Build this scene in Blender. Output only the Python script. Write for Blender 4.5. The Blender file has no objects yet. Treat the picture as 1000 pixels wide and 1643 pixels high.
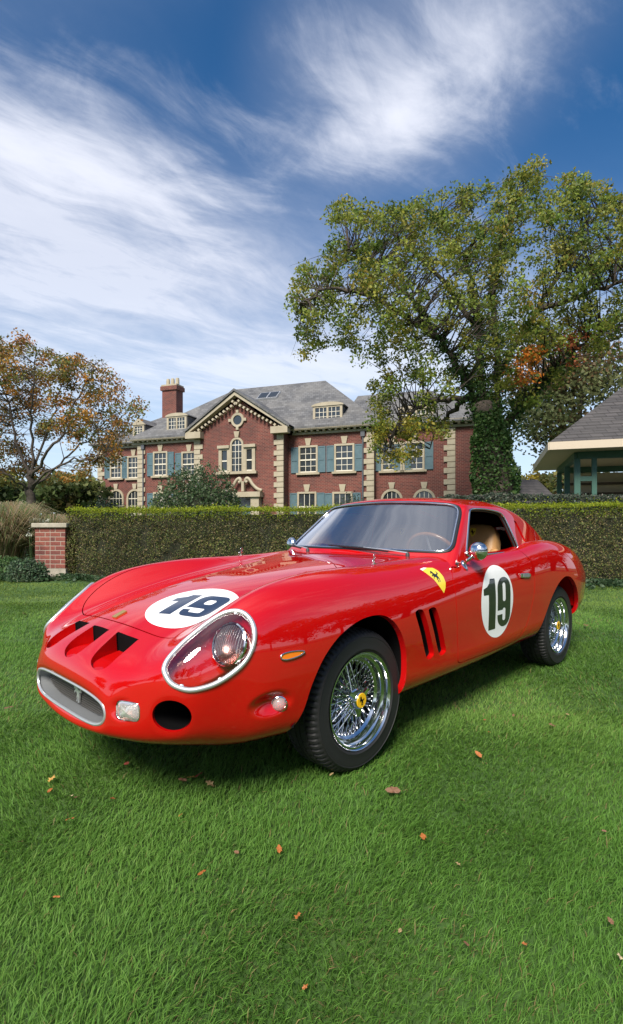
import bpy, bmesh, math, random
import numpy as np
from mathutils import Vector, Matrix
R = math.radians
random.seed(7)
S = bpy.context.scene
COL = S.collection
# ------------------------------------------------------------------ camera
cam_d = bpy.data.cameras.new('camera')
cam = bpy.data.objects.new('camera', cam_d)
COL.objects.link(cam)
cam.location = (0, 0, 1.083)
cam.rotation_euler = (R(90), 0, 0)
cam_d.sensor_fit = 'HORIZONTAL'
cam_d.sensor_width = 36
cam_d.lens = 36 * 0.84024
cam_d.shift_y = 0.0203
cam_d.clip_start = 0.05
cam_d.clip_end = 4000
S.camera = cam
# ------------------------------------------------------------------ sky, sun, exposure
SUN_EL, SUN_AZ = R(46), R(199)        # azimuth clockwise from +Y: a veiled sun high behind the photographer's left shoulder
S.view_settings.view_transform = 'Standard'
S.view_settings.look = 'None'
S.view_settings.gamma = 1
S.view_settings.use_curve_mapping = False
S.view_settings.exposure = 1.27
w_ = bpy.data.worlds.new('World')
S.world = w_
w_.use_nodes = True
w_.cycles.sampling_method = 'MANUAL'; w_.cycles.sample_map_resolution = 512
def build_sky():
    nt = w_.node_tree; nt.nodes.clear(); L = nt.links.new
    def nd(t, **kw):
        n = nt.nodes.new(t)
        for k, v in kw.items():
            if k in n.inputs: n.inputs[k].default_value = v
            else: setattr(n, k, v)
        return n
    def mth(op, a, b=None, clamp=False):
        n = nd('ShaderNodeMath', operation=op); n.use_clamp = clamp
        for i, x in enumerate((a, b)):
            if x is None: continue
            if isinstance(x, (int, float)): n.inputs[i].default_value = x
            else: L(x, n.inputs[i])
        return n.outputs[0]
    out = nd('ShaderNodeOutputWorld'); bg = nd('ShaderNodeBackground', Strength=.15)
    sky = nd('ShaderNodeTexSky'); sky.sky_type = 'NISHITA'; sky.sun_disc = False
    sky.sun_elevation = SUN_EL; sky.sun_rotation = SUN_AZ; sky.altitude = 100; sky.air_density = 1.0; sky.dust_density = .6; sky.ozone_density = 3.0
    hs = nd('ShaderNodeHueSaturation', Saturation=1.3, Value=.36); L(sky.outputs[0], hs.inputs['Color'])
    tc = nd('ShaderNodeTexCoord'); sep = nd('ShaderNodeSeparateXYZ'); L(tc.outputs['Generated'], sep.inputs[0])
    z = mth('MAXIMUM', sep.outputs[2], .02)
    zz = mth('ADD', z, .06)
    px = mth('DIVIDE', sep.outputs[0], zz); py = mth('DIVIDE', sep.outputs[1], zz)
    p = nd('ShaderNodeCombineXYZ'); L(px, p.inputs[0]); L(py, p.inputs[1]); P = p.outputs[0]
    # slow warp, then brushed streaks: fibres combed along a turning direction
    def nz(vec, scale, detail, rough=.55, dist=0.):
        n = nd('ShaderNodeTexNoise', Scale=scale, Detail=detail, Roughness=rough, Distortion=dist); L(vec, n.inputs['Vector']); return n
    wv = nz(P, .9, 3); sub = nd('ShaderNodeVectorMath', operation='SUBTRACT'); L(wv.outputs['Color'], sub.inputs[0]); sub.inputs[1].default_value = (.5, .5, .5)
    sc = nd('ShaderNodeVectorMath', operation='SCALE'); L(sub.outputs[0], sc.inputs[0]); sc.inputs['Scale'].default_value = .45
    ad = nd('ShaderNodeVectorMath', operation='ADD'); L(P, ad.inputs[0]); L(sc.outputs[0], ad.inputs[1]); W = ad.outputs[0]
    def mapped(vec, loc, rot, scl):
        m = nd('ShaderNodeMapping'); m.vector_type = 'TEXTURE'; m.inputs['Location'].default_value = loc; m.inputs['Rotation'].default_value = (0, 0, rot); m.inputs['Scale'].default_value = scl; L(vec, m.inputs[0]); return m.outputs[0]
    st1 = nz(mapped(W, (0, 0, 0), R(34), (1.3, .36, 1)), 2.0, 9, .62, .5)
    st2 = nz(mapped(W, (3, 1, 0), R(58), (1.0, .24, 1)), 2.6, 8, .64, .6)
    big = nz(P, .55, 3, .5); iso = nz(W, 3.6, 9, .64, .4)
    fib = mth('ADD', mth('ADD', mth('MULTIPLY', st1.outputs[0], .5), mth('MULTIPLY', st2.outputs[0], .2)), mth('MULTIPLY', iso.outputs[0], .3))
    # where the cirrus lies: soft oval fields on the cloud deck; overhead ones, out of view, placed for pale reflections and softer light
    fields = [((-.72, 1.18), 28, (.62, .36), 1.05), ((-.40, 1.38), 24, (.36, .18), .65), ((.19, 1.12), -62, (.32, .26), 1.15), ((-.36, 1.72), 50, (.34, .16), .55),
              ((-.1, 2.7), 0, (2.2, .45), .55), ((.1, 4.5), 0, (4, 1.0), .7), ((2.2, .2), 20, (1.1, .6), .9), ((-2.4, .1), 60, (1.1, .6), .9), ((.2, -1.6), 10, (2.2, .8), .9), ((-.30, .20), -50, (.62, .42), .95), ((.6, .1), 30, (.5, .3), .9)]
    tot = None
    for (c, a, r, s) in fields:
        g = nd('ShaderNodeTexGradient', gradient_type='QUADRATIC_SPHERE'); L(mapped(W, (*c, 0), R(a), (r[0]*1.5, r[1]*1.5, 1)), g.inputs[0])
        v = mth('MULTIPLY', g.outputs['Fac'], s*1.5); tot = v if tot is None else mth('ADD', tot, v)
    tot = mth('ADD', tot, mth('MULTIPLY', mth('SUBTRACT', big.outputs[0], .45), .55))
    dens = mth('ADD', mth('MULTIPLY', tot, .85), mth('MULTIPLY', mth('SUBTRACT', fib, .52), 3.6))
    mr = nd('ShaderNodeMapRange', interpolation_type='SMOOTHSTEP'); L(dens, mr.inputs[0]); mr.inputs[1].default_value = .0; mr.inputs[2].default_value = 1.5; mr.inputs[4].default_value = .95
    hz = nd('ShaderNodeMapRange', interpolation_type='SMOOTHSTEP'); L(sep.outputs[2], hz.inputs[0]); hz.inputs[1].default_value = .0; hz.inputs[2].default_value = .46; hz.inputs[3].default_value = .72; hz.inputs[4].default_value = .0
    # thin high veil that the streaks sit in; its unseen overhead patch is added to whiten glass reflections
    veil = None
    for (c, a, r, s) in [((-.80, 1.45), 15, (.72, .44), .70), ((.20, 1.10), -55, (.36, .28), .55), ((-.95, 1.9), 0, (1.2, .42), .58), ((0, 2.8), 0, (3.2, 1.2), .85), ((-2.5, .2), 40, (1.6, 1.0), .6), ((2.6, .4), 40, (1.6, 1.0), .5), ((0, -2), 0, (3, 1.2), .6), ((-.25, .15), -50, (.75, .5), .8)]:
        g = nd('ShaderNodeTexGradient', gradient_type='QUADRATIC_SPHERE'); L(mapped(W, (*c, 0), R(a), (r[0]*1.5, r[1]*1.5, 1)), g.inputs[0])
        v = mth('MULTIPLY', g.outputs['Fac'], s*1.3); veil = v if veil is None else mth('ADD', veil, v)
    veil = mth('MINIMUM', mth('MULTIPLY', veil, mth('MAXIMUM', 0., mth('ADD', -.45, mth('MULTIPLY', fib, 2.8)))), .8)
    cov = mth('SUBTRACT', 1., mth('MULTIPLY', mth('SUBTRACT', 1., mr.outputs[0]), mth('SUBTRACT', 1., veil)))
    cmix = nd('ShaderNodeMix', data_type='RGBA'); L(cov, cmix.inputs[0]); L(hs.outputs[0], cmix.inputs[6]); cmix.inputs[7].default_value = (2.5, 2.6, 2.95, 1)
    hmix = nd('ShaderNodeMix', data_type='RGBA'); L(hz.outputs[0], hmix.inputs[0]); L(cmix.outputs[2], hmix.inputs[6]); hmix.inputs[7].default_value = (2.4, 2.8, 3.3, 1)
    L(hmix.outputs[2], bg.inputs[0]); L(bg.outputs[0], out.inputs[0])
build_sky()
sun_d = bpy.data.lights.new('sun', 'SUN'); sun = bpy.data.objects.new('sun', sun_d); COL.objects.link(sun)
sun_d.energy = 2.8; sun_d.angle = R(20); sun_d.color = (1, .93, .82)
sdir = Vector((math.sin(SUN_AZ)*math.cos(SUN_EL), math.cos(SUN_AZ)*math.cos(SUN_EL), math.sin(SUN_EL)))
sun.rotation_euler = sdir.to_track_quat('Z', 'Y').to_euler()
# ------------------------------------------------------------------ helpers
def principled(name, col=(.5,.5,.5), rough=.5, metal=0., **kw):
    m = bpy.data.materials.new(name); m.use_nodes = True
    b = m.node_tree.nodes['Principled BSDF']
    b.inputs['Base Color'].default_value = (*col, 1); b.inputs['Roughness'].default_value = rough; b.inputs['Metallic'].default_value = metal
    for k, v in kw.items(): b.inputs[k.replace('_', ' ')].default_value = v
    return m
def NT(m): return m.node_tree.nodes, m.node_tree.links, m.node_tree.nodes['Principled BSDF']
def node(nt, t, **kw):
    n = nt.nodes.new(t)
    for k, v in kw.items():
        if k in n.inputs: n.inputs[k].default_value = v
        else: setattr(n, k, v)
    return n
def noise(nt, vec, scale, detail=4, rough=.55, dist=0):
    n = nt.nodes.new('ShaderNodeTexNoise'); n.inputs['Scale'].default_value = scale; n.inputs['Detail'].default_value = detail
    n.inputs['Roughness'].default_value = rough; n.inputs['Distortion'].default_value = dist
    if vec is not None: nt.links.new(vec, n.inputs['Vector'])
    return n
def ramp(nt, fac, stops):
    r = nt.nodes.new('ShaderNodeValToRGB'); e = r.color_ramp.elements
    while len(e) < len(stops): e.new(.5)
    for k, (p, c) in enumerate(stops): e[k].position = p; e[k].color = (*c, 1)
    nt.links.new(fac, r.inputs[0]); return r
def vary(m, col1, col2, scale, rough=None, coord='Object', bump=0, bscale=None, detail=5, col3=None):
    """procedural colour variation between two or three tones, optional fine relief"""
    nt = m.node_tree; b = nt.nodes['Principled BSDF']
    tc = nt.nodes.new('ShaderNodeTexCoord')
    n = noise(nt, tc.outputs[coord], scale, detail)
    st = [(.32, col1), (.68, col2)] if col3 is None else [(.3, col1), (.5, col2), (.7, col3)]
    r = ramp(nt, n.outputs[0], st); nt.links.new(r.outputs[0], b.inputs['Base Color'])
    if bump:
        n2 = noise(nt, tc.outputs[coord], bscale or scale * 6, 3)
        bp = nt.nodes.new('ShaderNodeBump'); bp.inputs['Strength'].default_value = bump; bp.inputs['Distance'].default_value = .02
        nt.links.new(n2.outputs[0], bp.inputs['Height']); nt.links.new(bp.outputs[0], b.inputs['Normal'])
    return m
def mesh_from(name, V, F, N=None, smooth=True, recalc=False):
    V = np.asarray(V, float).reshape(-1, 3)
    me = bpy.data.meshes.new(name)
    if isinstance(F, np.ndarray):
        if N is not None and len(F):
            fn = np.cross(V[F[:, 1]] - V[F[:, 0]], V[F[:, 2]] - V[F[:, 0]])
            fl = (fn * N[F].sum(1)).sum(1) < 0
            F = F.copy(); F[fl] = F[fl][:, ::-1]
        k = F.shape[1]
        me.vertices.add(len(V)); me.vertices.foreach_set('co', V.ravel())
        me.loops.add(F.size); me.loops.foreach_set('vertex_index', F.astype(np.int32).ravel())
        me.polygons.add(len(F)); me.polygons.foreach_set('loop_start', np.arange(0, F.size, k, dtype=np.int32))
        me.update(calc_edges=True)
    else:
        me.from_pydata([tuple(v) for v in V], [], [tuple(f) for f in F]); me.update()
    if recalc:
        bm = bmesh.new(); bm.from_mesh(me); bmesh.ops.recalc_face_normals(bm, faces=bm.faces); bm.to_mesh(me); bm.free()
    if smooth and len(me.polygons): me.polygons.foreach_set('use_smooth', np.ones(len(me.polygons), bool))
    if N is not None: me.normals_split_custom_set_from_vertices([tuple(n) for n in N])
    elif smooth == 'auto': me.set_sharp_from_angle(angle=R(35))
    return me
def obj(name, me, mat=None, parent=None, **props):
    o = bpy.data.objects.new(name, me); COL.objects.link(o)
    if mat is not None and me is not None and not me.materials: me.materials.append(mat)
    if parent is not None: o.parent = parent
    for k, v in props.items(): o[k] = v
    return o
class MB:
    """collects simple solids into one mesh"""
    def __init__(s): s.V = []; s.F = []
    def add(s, V, F):
        k = len(s.V); s.V += [tuple(v) for v in V]; s.F += [tuple(int(i) + k for i in f) for f in F]; return s
    def box(s, c, d, rz=0., M=None):
        x, y, z = d[0]/2, d[1]/2, d[2]/2
        P = [Vector(p) for p in ((-x,-y,-z),(x,-y,-z),(x,y,-z),(-x,y,-z),(-x,-y,z),(x,-y,z),(x,y,z),(-x,y,z))]
        T = Matrix.Translation(c) @ (M.to_4x4() if M else Matrix.Rotation(rz, 4, 'Z'))
        return s.add([T @ p for p in P], [(0,3,2,1),(4,5,6,7),(0,1,5,4),(1,2,6,5),(2,3,7,6),(3,0,4,7)])
    def b2(s, x0, x1, y0, y1, z0, z1): return s.box(((x0+x1)/2, (y0+y1)/2, (z0+z1)/2), (x1-x0, y1-y0, z1-z0))
    def tube(s, pts, r, n=8, closed=False, cap=True, flat=1.):
        V, F = tube_geo(pts, r, n, closed, cap, flat); return s.add(V, F)
    def prism(s, poly, z0, z1, M=None):
        n = len(poly); V = [Vector((p[0], p[1], z0)) for p in poly] + [Vector((p[0], p[1], z1)) for p in poly]
        if M: V = [M @ v for v in V]
        return s.add(V, [tuple(range(n))[::-1], tuple(range(n, 2*n))] + [(i, (i+1) % n, n+(i+1) % n, n+i) for i in range(n)])
    def lathe(s, prof, n=24, M=None, closed=False, arc=2*math.pi):
        """profile of (radius, height) about local Z"""
        m = len(prof); full = abs(arc - 2*math.pi) < 1e-6; k = n if full else n + 1
        V = [Vector((r*math.cos(arc*i/n), r*math.sin(arc*i/n), h)) for i in range(k) for r, h in prof]
        if M: V = [M @ v for v in V]
        F = []
        for i in range(n):
            a, b = i*m, ((i+1) % k)*m
            for j in range(m if closed else m-1): F.append((a+j, b+j, b+(j+1) % m, a+(j+1) % m))
        return s.add(V, F)
    def mesh(s, name, smooth='auto', recalc=True): return mesh_from(name, s.V, s.F, None, smooth, recalc)
    def build(s, name, mat, parent=None, smooth='auto', recalc=True, **props): return obj(name, s.mesh(name, smooth, recalc), mat, parent, **props)
def tube_geo(pts, r, n=8, closed=False, cap=True, flat=1.):
    P = [Vector(p) for p in pts]; m = len(P)
    rr = r if hasattr(r, '__len__') else [r]*m
    V = []; F = []; up = None
    for i in range(m):
        t = (P[(i+1) % m] - P[i-1]) if closed else (P[min(i+1, m-1)] - P[max(i-1, 0)])
        t.normalize()
        if up is None:
            up = Vector((0,0,1)) if abs(t.z) < .9 else Vector((1,0,0))
        a = t.cross(up)
        if a.length < 1e-6: a = t.orthogonal()
        a.normalize(); b = a.cross(t); up = b
        for k in range(n):
            q = 2*math.pi*k/n
            V.append(P[i] + a*math.cos(q)*rr[i] + b*math.sin(q)*rr[i]*flat)
    for i in range(m if closed else m-1):
        for k in range(n):
            F.append((i*n+k, i*n+(k+1) % n, ((i+1) % m)*n+(k+1) % n, ((i+1) % m)*n+k))
    if cap and not closed: F += [tuple(range(n))[::-1], tuple(range((m-1)*n, m*n))]
    return V, F
def spline(P, n=8, closed=True):
    """dense centripetal-like curve through points (Catmull-Rom)"""
    P = np.asarray(P, float); m = len(P); out = []
    for i in range(m if closed else m-1):
        a, b = P[i], P[(i+1) % m]
        p = P[i-1] if (closed or i > 0) else 2*a-b
        q = P[(i+2) % m] if (closed or i+2 < m) else 2*b-a
        for k in range(n):
            t = k/n
            out.append(.5*((2*a)+(b-p)*t+(2*p-5*a+4*b-q)*t*t+(3*a-p-3*b+q)*t**3))
    if not closed: out.append(P[-1])
    return np.array(out)
def sd_poly(Q, poly):
    """signed distance (negative inside) of 2D points to a closed polygon"""
    Q = np.asarray(Q, float); poly = np.asarray(poly, float)
    lo, hi = poly.min(0)-.06, poly.max(0)+.06
    out = np.full(len(Q), .06); m = ((Q > lo) & (Q < hi)).all(1); X = Q[m]
    if not len(X): return out
    d = np.full(len(X), 1e9); ins = np.zeros(len(X), bool)
    for i in range(len(poly)):
        a, b = poly[i], poly[(i+1) % len(poly)]
        e = b-a; w = X-a
        t = np.clip((w@e)/(e@e+1e-15), 0, 1)
        d = np.minimum(d, ((w-t[:, None]*e)**2).sum(1))
        c = (a[1] > X[:, 1]) != (b[1] > X[:, 1])
        with np.errstate(divide='ignore', invalid='ignore'):
            ins ^= c & (X[:, 0] < (b[0]-a[0])*(X[:, 1]-a[1])/(b[1]-a[1]+1e-15)+a[0])
    out[m] = np.sqrt(d)*np.where(ins, -1, 1); return out
def clip(V, N, T, g):
    """keep the part of a triangle mesh where g > 0; returns V, N, T and the new border edges"""
    s = g > 0; cnt = s[T].sum(1)
    keep = T[cnt == 3]; new_e = []; nt_ = []
    part = T[(cnt == 1) | (cnt == 2)]
    vmap = {}; EV = []; EN = []; base = len(V)
    def cut(a, b):
        k = (a, b) if a < b else (b, a)
        if k not in vmap:
            t = g[a]/(g[a]-g[b]); vmap[k] = base+len(EV); EV.append(V[a]+(V[b]-V[a])*t)
            n = N[a]+(N[b]-N[a])*t; EN.append(n/(np.linalg.norm(n)+1e-12))
        return vmap[k]
    for tri in part.tolist():
        ss = [s[i] for i in tri]
        if sum(ss) == 1:
            k = ss.index(True); a, b, c = tri[k], tri[(k+1) % 3], tri[(k+2) % 3]
            p, q = cut(a, b), cut(a, c); nt_.append((a, p, q)); new_e.append((p, q))
        else:
            k = ss.index(False); a, b, c = tri[k], tri[(k+1) % 3], tri[(k+2) % 3]
            p, q = cut(a, b), cut(a, c); nt_ += [(p, b, c), (p, c, q)]; new_e.append((q, p))
    if EV: V = np.concatenate([V, EV]); N = np.concatenate([N, EN])
    T = np.concatenate([keep, np.array(nt_, int).reshape(-1, 3)])
    used = np.unique(T); mp = np.full(len(V), -1); mp[used] = np.arange(len(used))
    E = np.array(new_e, int).reshape(-1, 2)
    return V[used], N[used], mp[T], mp[E]
def chain(E):
    """border edges to ordered loops"""
    nb = {}
    for a, b in E.tolist(): nb.setdefault(a, []).append(b); nb.setdefault(b, []).append(a)
    out = []; seen = set()
    ends = [k for k in nb if len(nb[k]) == 1]
    for st in ends + list(nb):
        if st in seen: continue
        lp = [st]; seen.add(st); cur = st
        while True:
            nx = [q for q in nb[cur] if q not in seen]
            if not nx: break
            cur = nx[0]; seen.add(cur); lp.append(cur)
        if len(lp) > 2: out.append((lp, st not in ends))
    return out
def resample(P, n, closed=True):
    P = np.asarray(P, float)
    if closed: P = np.concatenate([P, P[:1]])
    d = np.r_[0, np.cumsum(np.linalg.norm(np.diff(P, axis=0), axis=1))]
    t = np.linspace(0, d[-1], n, endpoint=not closed)
    return np.stack([np.interp(t, d, P[:, k]) for k in range(3)], 1)
def grid_tris(n, m):
    i = np.arange(n-1)[:, None]*m + np.arange(m-1)[None]
    a, b, c, d = i.ravel(), (i+1).ravel(), (i+m+1).ravel(), (i+m).ravel()
    return np.concatenate([np.stack([a, b, c], 1), np.stack([a, c, d], 1)])
def frame_mat(o, xa, ya, za):
    m = Matrix.Identity(4)
    for i, a in enumerate((xa, ya, za)):
        for k in range(3): m[k][i] = a[k]
    for k in range(3): m[k][3] = o[k]
    return m
# ------------------------------------------------------------------ materials of the car
def paint_material():
    m = principled('red_paint', (.43, .0028, .0032), .4, 0, Coat_Weight=1.0, Coat_Roughness=.015, Coat_IOR=1.75, Specular_IOR_Level=.0)
    nt = m.node_tree; b = nt.nodes['Principled BSDF']
    tc = node(nt, 'ShaderNodeTexCoord'); n = noise(nt, tc.outputs['Object'], 260, 2)
    bp = node(nt, 'ShaderNodeBump', Strength=.004, Distance=.001); nt.links.new(n.outputs[0], bp.inputs['Height'])
    nt.links.new(bp.outputs[0], b.inputs['Coat Normal'])
    return m
M = {}
M['paint'] = paint_material()
M['chrome'] = principled('chrome', (.70, .71, .72), .10, 1)
M['alu'] = principled('brushed_aluminium', (.66, .67, .68), .34, .75)
M['steel'] = principled('bare_metal_sleeve', (.27, .285, .30), .35, .4)
M['black'] = principled('matt_black', (.003, .003, .0035), .8, 0, Specular_IOR_Level=.1)
M['rubber'] = principled('tyre_rubber', (.012, .012, .013), .62)
M['trim'] = principled('black_gasket', (.012, .012, .013), .45)
M['white'] = principled('white_vinyl', (.84, .85, .86), .28, 0, Coat_Weight=.5, Coat_Roughness=.05)
M['numblk'] = principled('black_vinyl', (.008, .009, .010), .25, 0, Coat_Weight=.8, Coat_Roughness=.03)
M['numblue'] = principled('navy_vinyl', (.018, .030, .062), .3, 0, Coat_Weight=.8, Coat_Roughness=.03)
M['yellow'] = principled('yellow_enamel', (.80, .62, .05), .3, 0, Coat_Weight=.6)
M['hubyellow'] = principled('hub_yellow', (.85, .48, .012), .35, 0, Coat_Weight=.6)
M['amber'] = principled('amber_lens', (.80, .20, .008), .15, 0, Coat_Weight=1)
M['brass'] = principled('brass_badge', (.62, .42, .12), .3, .8)
M['leather'] = principled('tan_leather', (.40, .21, .075), .45); vary(M['leather'], (.46, .25, .10), (.54, .30, .125), 9, bump=.15, bscale=120)
M['dash'] = principled('dark_dash', (.035, .035, .037), .55)
M['lens'] = principled('clear_lens', (.9, .9, .88), .12, 0, Transmission_Weight=.75, IOR=1.45)
M['reflector'] = principled('lamp_reflector', (.52, .30, .27), .3, 1)
M['wood'] = principled('wood_rim', (.22, .09, .03), .3, 0, Coat_Weight=.8)
def clear_glass(name, tint, refl_min=.0, k=2.2):
    m = bpy.data.materials.new(name); m.use_nodes = True; nt = m.node_tree; nt.nodes.clear()
    out = node(nt, 'ShaderNodeOutputMaterial'); mix = node(nt, 'ShaderNodeMixShader'); tr = node(nt, 'ShaderNodeBsdfTransparent'); gl = node(nt, 'ShaderNodeBsdfGlossy')
    tr.inputs[0].default_value = (*tint, 1); gl.inputs['Roughness'].default_value = .012; gl.inputs[0].default_value = (.95, .97, 1, 1)
    fr = node(nt, 'ShaderNodeFresnel', IOR=1.5); ad = node(nt, 'ShaderNodeMath', operation='MULTIPLY_ADD'); ad.inputs[1].default_value = k; ad.inputs[2].default_value = refl_min; ad.use_clamp = True
    nt.links.new(fr.outputs[0], ad.inputs[0]); nt.links.new(ad.outputs[0], mix.inputs[0]); nt.links.new(tr.outputs[0], mix.inputs[1]); nt.links.new(gl.outputs[0], mix.inputs[2]); nt.links.new(mix.outputs[0], out.inputs[0])
    return m
M['glass'] = clear_glass('windscreen_glass', (.90, .93, .91), .16, 3.0)
M['cover'] = clear_glass('lamp_cover_glass', (.96, .96, .96), .03, 1.8)
M['mesh'] = principled('grille_wire', (.16, .15, .14), .5, .6)
M['drum'] = principled('cast_iron_drum', (.05, .05, .052), .5, .6)
# ------------------------------------------------------------------ leaves, blades: shared builders
rng = np.random.default_rng(11)
def attr_material(name, rough=.55, trans=.35, spec=.3):
    """foliage: own colour per leaf, light passes through the blade"""
    m = bpy.data.materials.new(name); m.use_nodes = True; nt = m.node_tree; nt.nodes.clear()
    out = node(nt, 'ShaderNodeOutputMaterial'); at = node(nt, 'ShaderNodeAttribute', attribute_name='Col'); mix = node(nt, 'ShaderNodeMixShader')
    p = node(nt, 'ShaderNodeBsdfPrincipled'); p.inputs['Roughness'].default_value = rough; p.inputs['Specular IOR Level'].default_value = spec
    t = node(nt, 'ShaderNodeBsdfTranslucent'); mix.inputs[0].default_value = trans
    hs = node(nt, 'ShaderNodeHueSaturation'); hs.inputs['Value'].default_value = 1.15; hs.inputs['Hue'].default_value = .49
    L = nt.links.new; L(at.outputs['Color'], p.inputs['Base Color']); L(at.outputs['Color'], hs.inputs['Color']); L(hs.outputs[0], t.inputs[0])
    L(p.outputs[0], mix.inputs[1]); L(t.outputs[0], mix.inputs[2]); L(mix.outputs[0], out.inputs[0]); return m
M['leaf'] = attr_material('leaf', .5, .48); M['grass'] = attr_material('grass_blade', .55, .34, .18)
def col_mesh(name, V, F, C):
    me = mesh_from(name, V, F, None, False)
    a = me.attributes.new('Col', 'FLOAT_COLOR', 'POINT'); a.data.foreach_set('color', np.c_[np.clip(C, 0, 1), np.ones(len(C))].astype(np.float32).ravel())
    return me
def leaf_geo(P, size, col, up=.3, aspect=.55, rg=rng, fold=.0):
    """one pointed leaf (two triangles) at each point"""
    n = len(P); size = np.broadcast_to(size, n)
    nr = rg.normal(size=(n, 3)); nr[:, 2] += up*2; nr /= np.linalg.norm(nr, axis=1, keepdims=True)+1e-9
    a = np.cross(nr, rg.normal(size=(n, 3))); a /= np.linalg.norm(a, axis=1, keepdims=True)+1e-9; b = np.cross(nr, a)
    s = size[:, None]
    V = np.stack([P-a*s*.5, P+b*s*aspect*.5+a*s*.05+nr*s*fold, P+a*s*.5, P-b*s*aspect*.5+a*s*.05+nr*s*fold], 1).reshape(-1, 3)
    F = np.arange(4*n).reshape(n, 4); return V, F, np.repeat(col, 4, 0)
def pick(cols, n, w=None, jit=.18, rg=rng):
    cols = np.array(cols); i = rg.choice(len(cols), n, p=None if w is None else np.array(w)/sum(w)); return cols[i]*(1+rg.normal(0, jit, (n, 1)))*(1+rg.normal(0, jit*.35, (n, 3)))
def value_noise(x, y, sc, seed=0):
    """smooth lattice noise in 0..1"""
    g = np.random.default_rng(seed).random((64, 64)); X_ = x*sc; Y_ = y*sc; i = np.floor(X_).astype(int); j = np.floor(Y_).astype(int); u = X_-i; v = Y_-j; u = u*u*(3-2*u); v = v*v*(3-2*v)
    q = lambda a, b: g[a % 64, b % 64]
    return q(i, j)*(1-u)*(1-v)+q(i+1, j)*u*(1-v)+q(i, j+1)*(1-u)*v+q(i+1, j+1)*u*v
# ------------------------------------------------------------------ lawn
def lawn():
    m = principled('lawn_soil_and_thatch', (.03, .05, .015), .9)
    nt = m.node_tree; b = nt.nodes['Principled BSDF']; tc = node(nt, 'ShaderNodeTexCoord')
    n1 = noise(nt, tc.outputs['Object'], 1.1, 6); n2 = noise(nt, tc.outputs['Object'], 45, 4, .7)
    r1 = ramp(nt, n1.outputs[0], [(.3, (.040, .10, .014)), (.55, (.060, .135, .02)), (.75, (.10, .165, .034))]); r2 = ramp(nt, n2.outputs[0], [(.3, (.4, .4, .36)), (.7, (1, 1, 1))])
    mx = node(nt, 'ShaderNodeMix', data_type='RGBA', blend_type='MULTIPLY'); mx.inputs[0].default_value = 1
    nt.links.new(r1.outputs[0], mx.inputs[6]); nt.links.new(r2.outputs[0], mx.inputs[7]); nt.links.new(mx.outputs[2], b.inputs['Base Color'])
    me = mesh_from('lawn', [(-1500, -400, 0), (1500, -400, 0), (1500, 2500, 0), (-1500, 2500, 0)], [(0, 1, 2, 3)], None, False)
    obj('lawn', me, m, kind='structure')
lawn()
def grass():
    Ps = []
    for y0, y1, dens in ((.75, 1.9, 29000), (1.9, 3.0, 18000), (3.0, 4.8, 8000), (4.8, 7.3, 4000), (7.3, 11.8, 1700)):
        xa = y1*.62+.5; n = int(dens*(y1-y0)*2*xa); x = rng.uniform(-xa, xa, n); y = rng.uniform(y0, y1, n)
        k = np.abs(x) < y*.62+.45; Ps.append(np.c_[x[k], y[k]])
    P = np.concatenate(Ps); n = len(P); x, y = P[:, 0], P[:, 1]
    bare = value_noise(x, y, 2.3, 3); k = (rng.random(n) < .62+.6*bare) & ~((y > 9.6) & (x > -5.2)); P = P[k]; x, y = P[:, 0], P[:, 1]; n = len(P)
    clump = value_noise(x, y, 9, 5); slow = value_noise(x, y, 1.3, 6); far = np.clip((y-1.2)/8, 0, 1)
    L = (.023+.024*rng.random(n))*(.80+.42*clump)*(1-.1*far)
    wdt = (.0008+.0008*rng.random(n))*(1+1.9*far)
    ang = -.55+3.4*(value_noise(x, y, 1.6, 8)-.5)*1.6+rng.normal(0, 1.05, n); lean = np.clip(np.abs(rng.normal(.95, .32, n)), .05, 1.5)
    d = np.c_[np.cos(ang), np.sin(ang)]; sd_ = np.c_[-d[:, 1], d[:, 0]]
    face = rng.uniform(0, math.pi, n); sx = np.c_[np.cos(face), np.sin(face)]
    b0 = np.c_[P, np.zeros(n)]
    mid = b0+np.c_[d*(L*.45*np.sin(lean*.55))[:, None], L*.5*np.cos(lean*.55)]; tip = mid+np.c_[d*(L*.55*np.sin(lean*1.25))[:, None], L*.5*np.cos(np.minimum(lean*1.25, 1.6))]
    w3 = np.c_[sx, np.zeros(n)]*wdt[:, None]
    V = np.stack([b0-w3, b0+w3, mid-w3*.85, mid+w3*.85, tip], 1).reshape(-1, 3)
    i = np.arange(n)*5
    F = np.concatenate([np.stack([i, i+1, i+3], 1), np.stack([i, i+3, i+2], 1), np.stack([i+2, i+3, i+4], 1)])
    g = rng.random(n); c1, c2, c3 = np.array([.066, .172, .026]), np.array([.122, .258, .042]), np.array([.215, .325, .080])
    t = np.clip(.15+.5*g+.42*(slow-.5)+.30*far, 0, 1)[:, None]  # far blades lightened too, towards the painted sunlit strip
    C = np.where(t < .5, c1+(c2-c1)*t*2, c2+(c3-c2)*(t-.5)*2)
    dry = rng.random(n) < .012+.05*(value_noise(x, y, .9, 12) > .68); C[dry] = np.array([.26, .21, .09])*(.7+.5*rng.random((dry.sum(), 1)))
    edge = np.clip((y-5.8)/2.2, 0, 1)*(.5+.5*value_noise(x, y, .7, 17)); C += (np.array([.21, .25, .055])-C)*(.62*edge)[:, None]  # yellower lawn by the hedge, with the sunlit strip painted into blade colour
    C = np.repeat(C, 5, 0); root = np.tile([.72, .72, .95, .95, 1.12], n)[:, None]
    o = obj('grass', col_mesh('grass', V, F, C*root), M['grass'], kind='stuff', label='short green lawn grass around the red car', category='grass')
grass()
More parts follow.
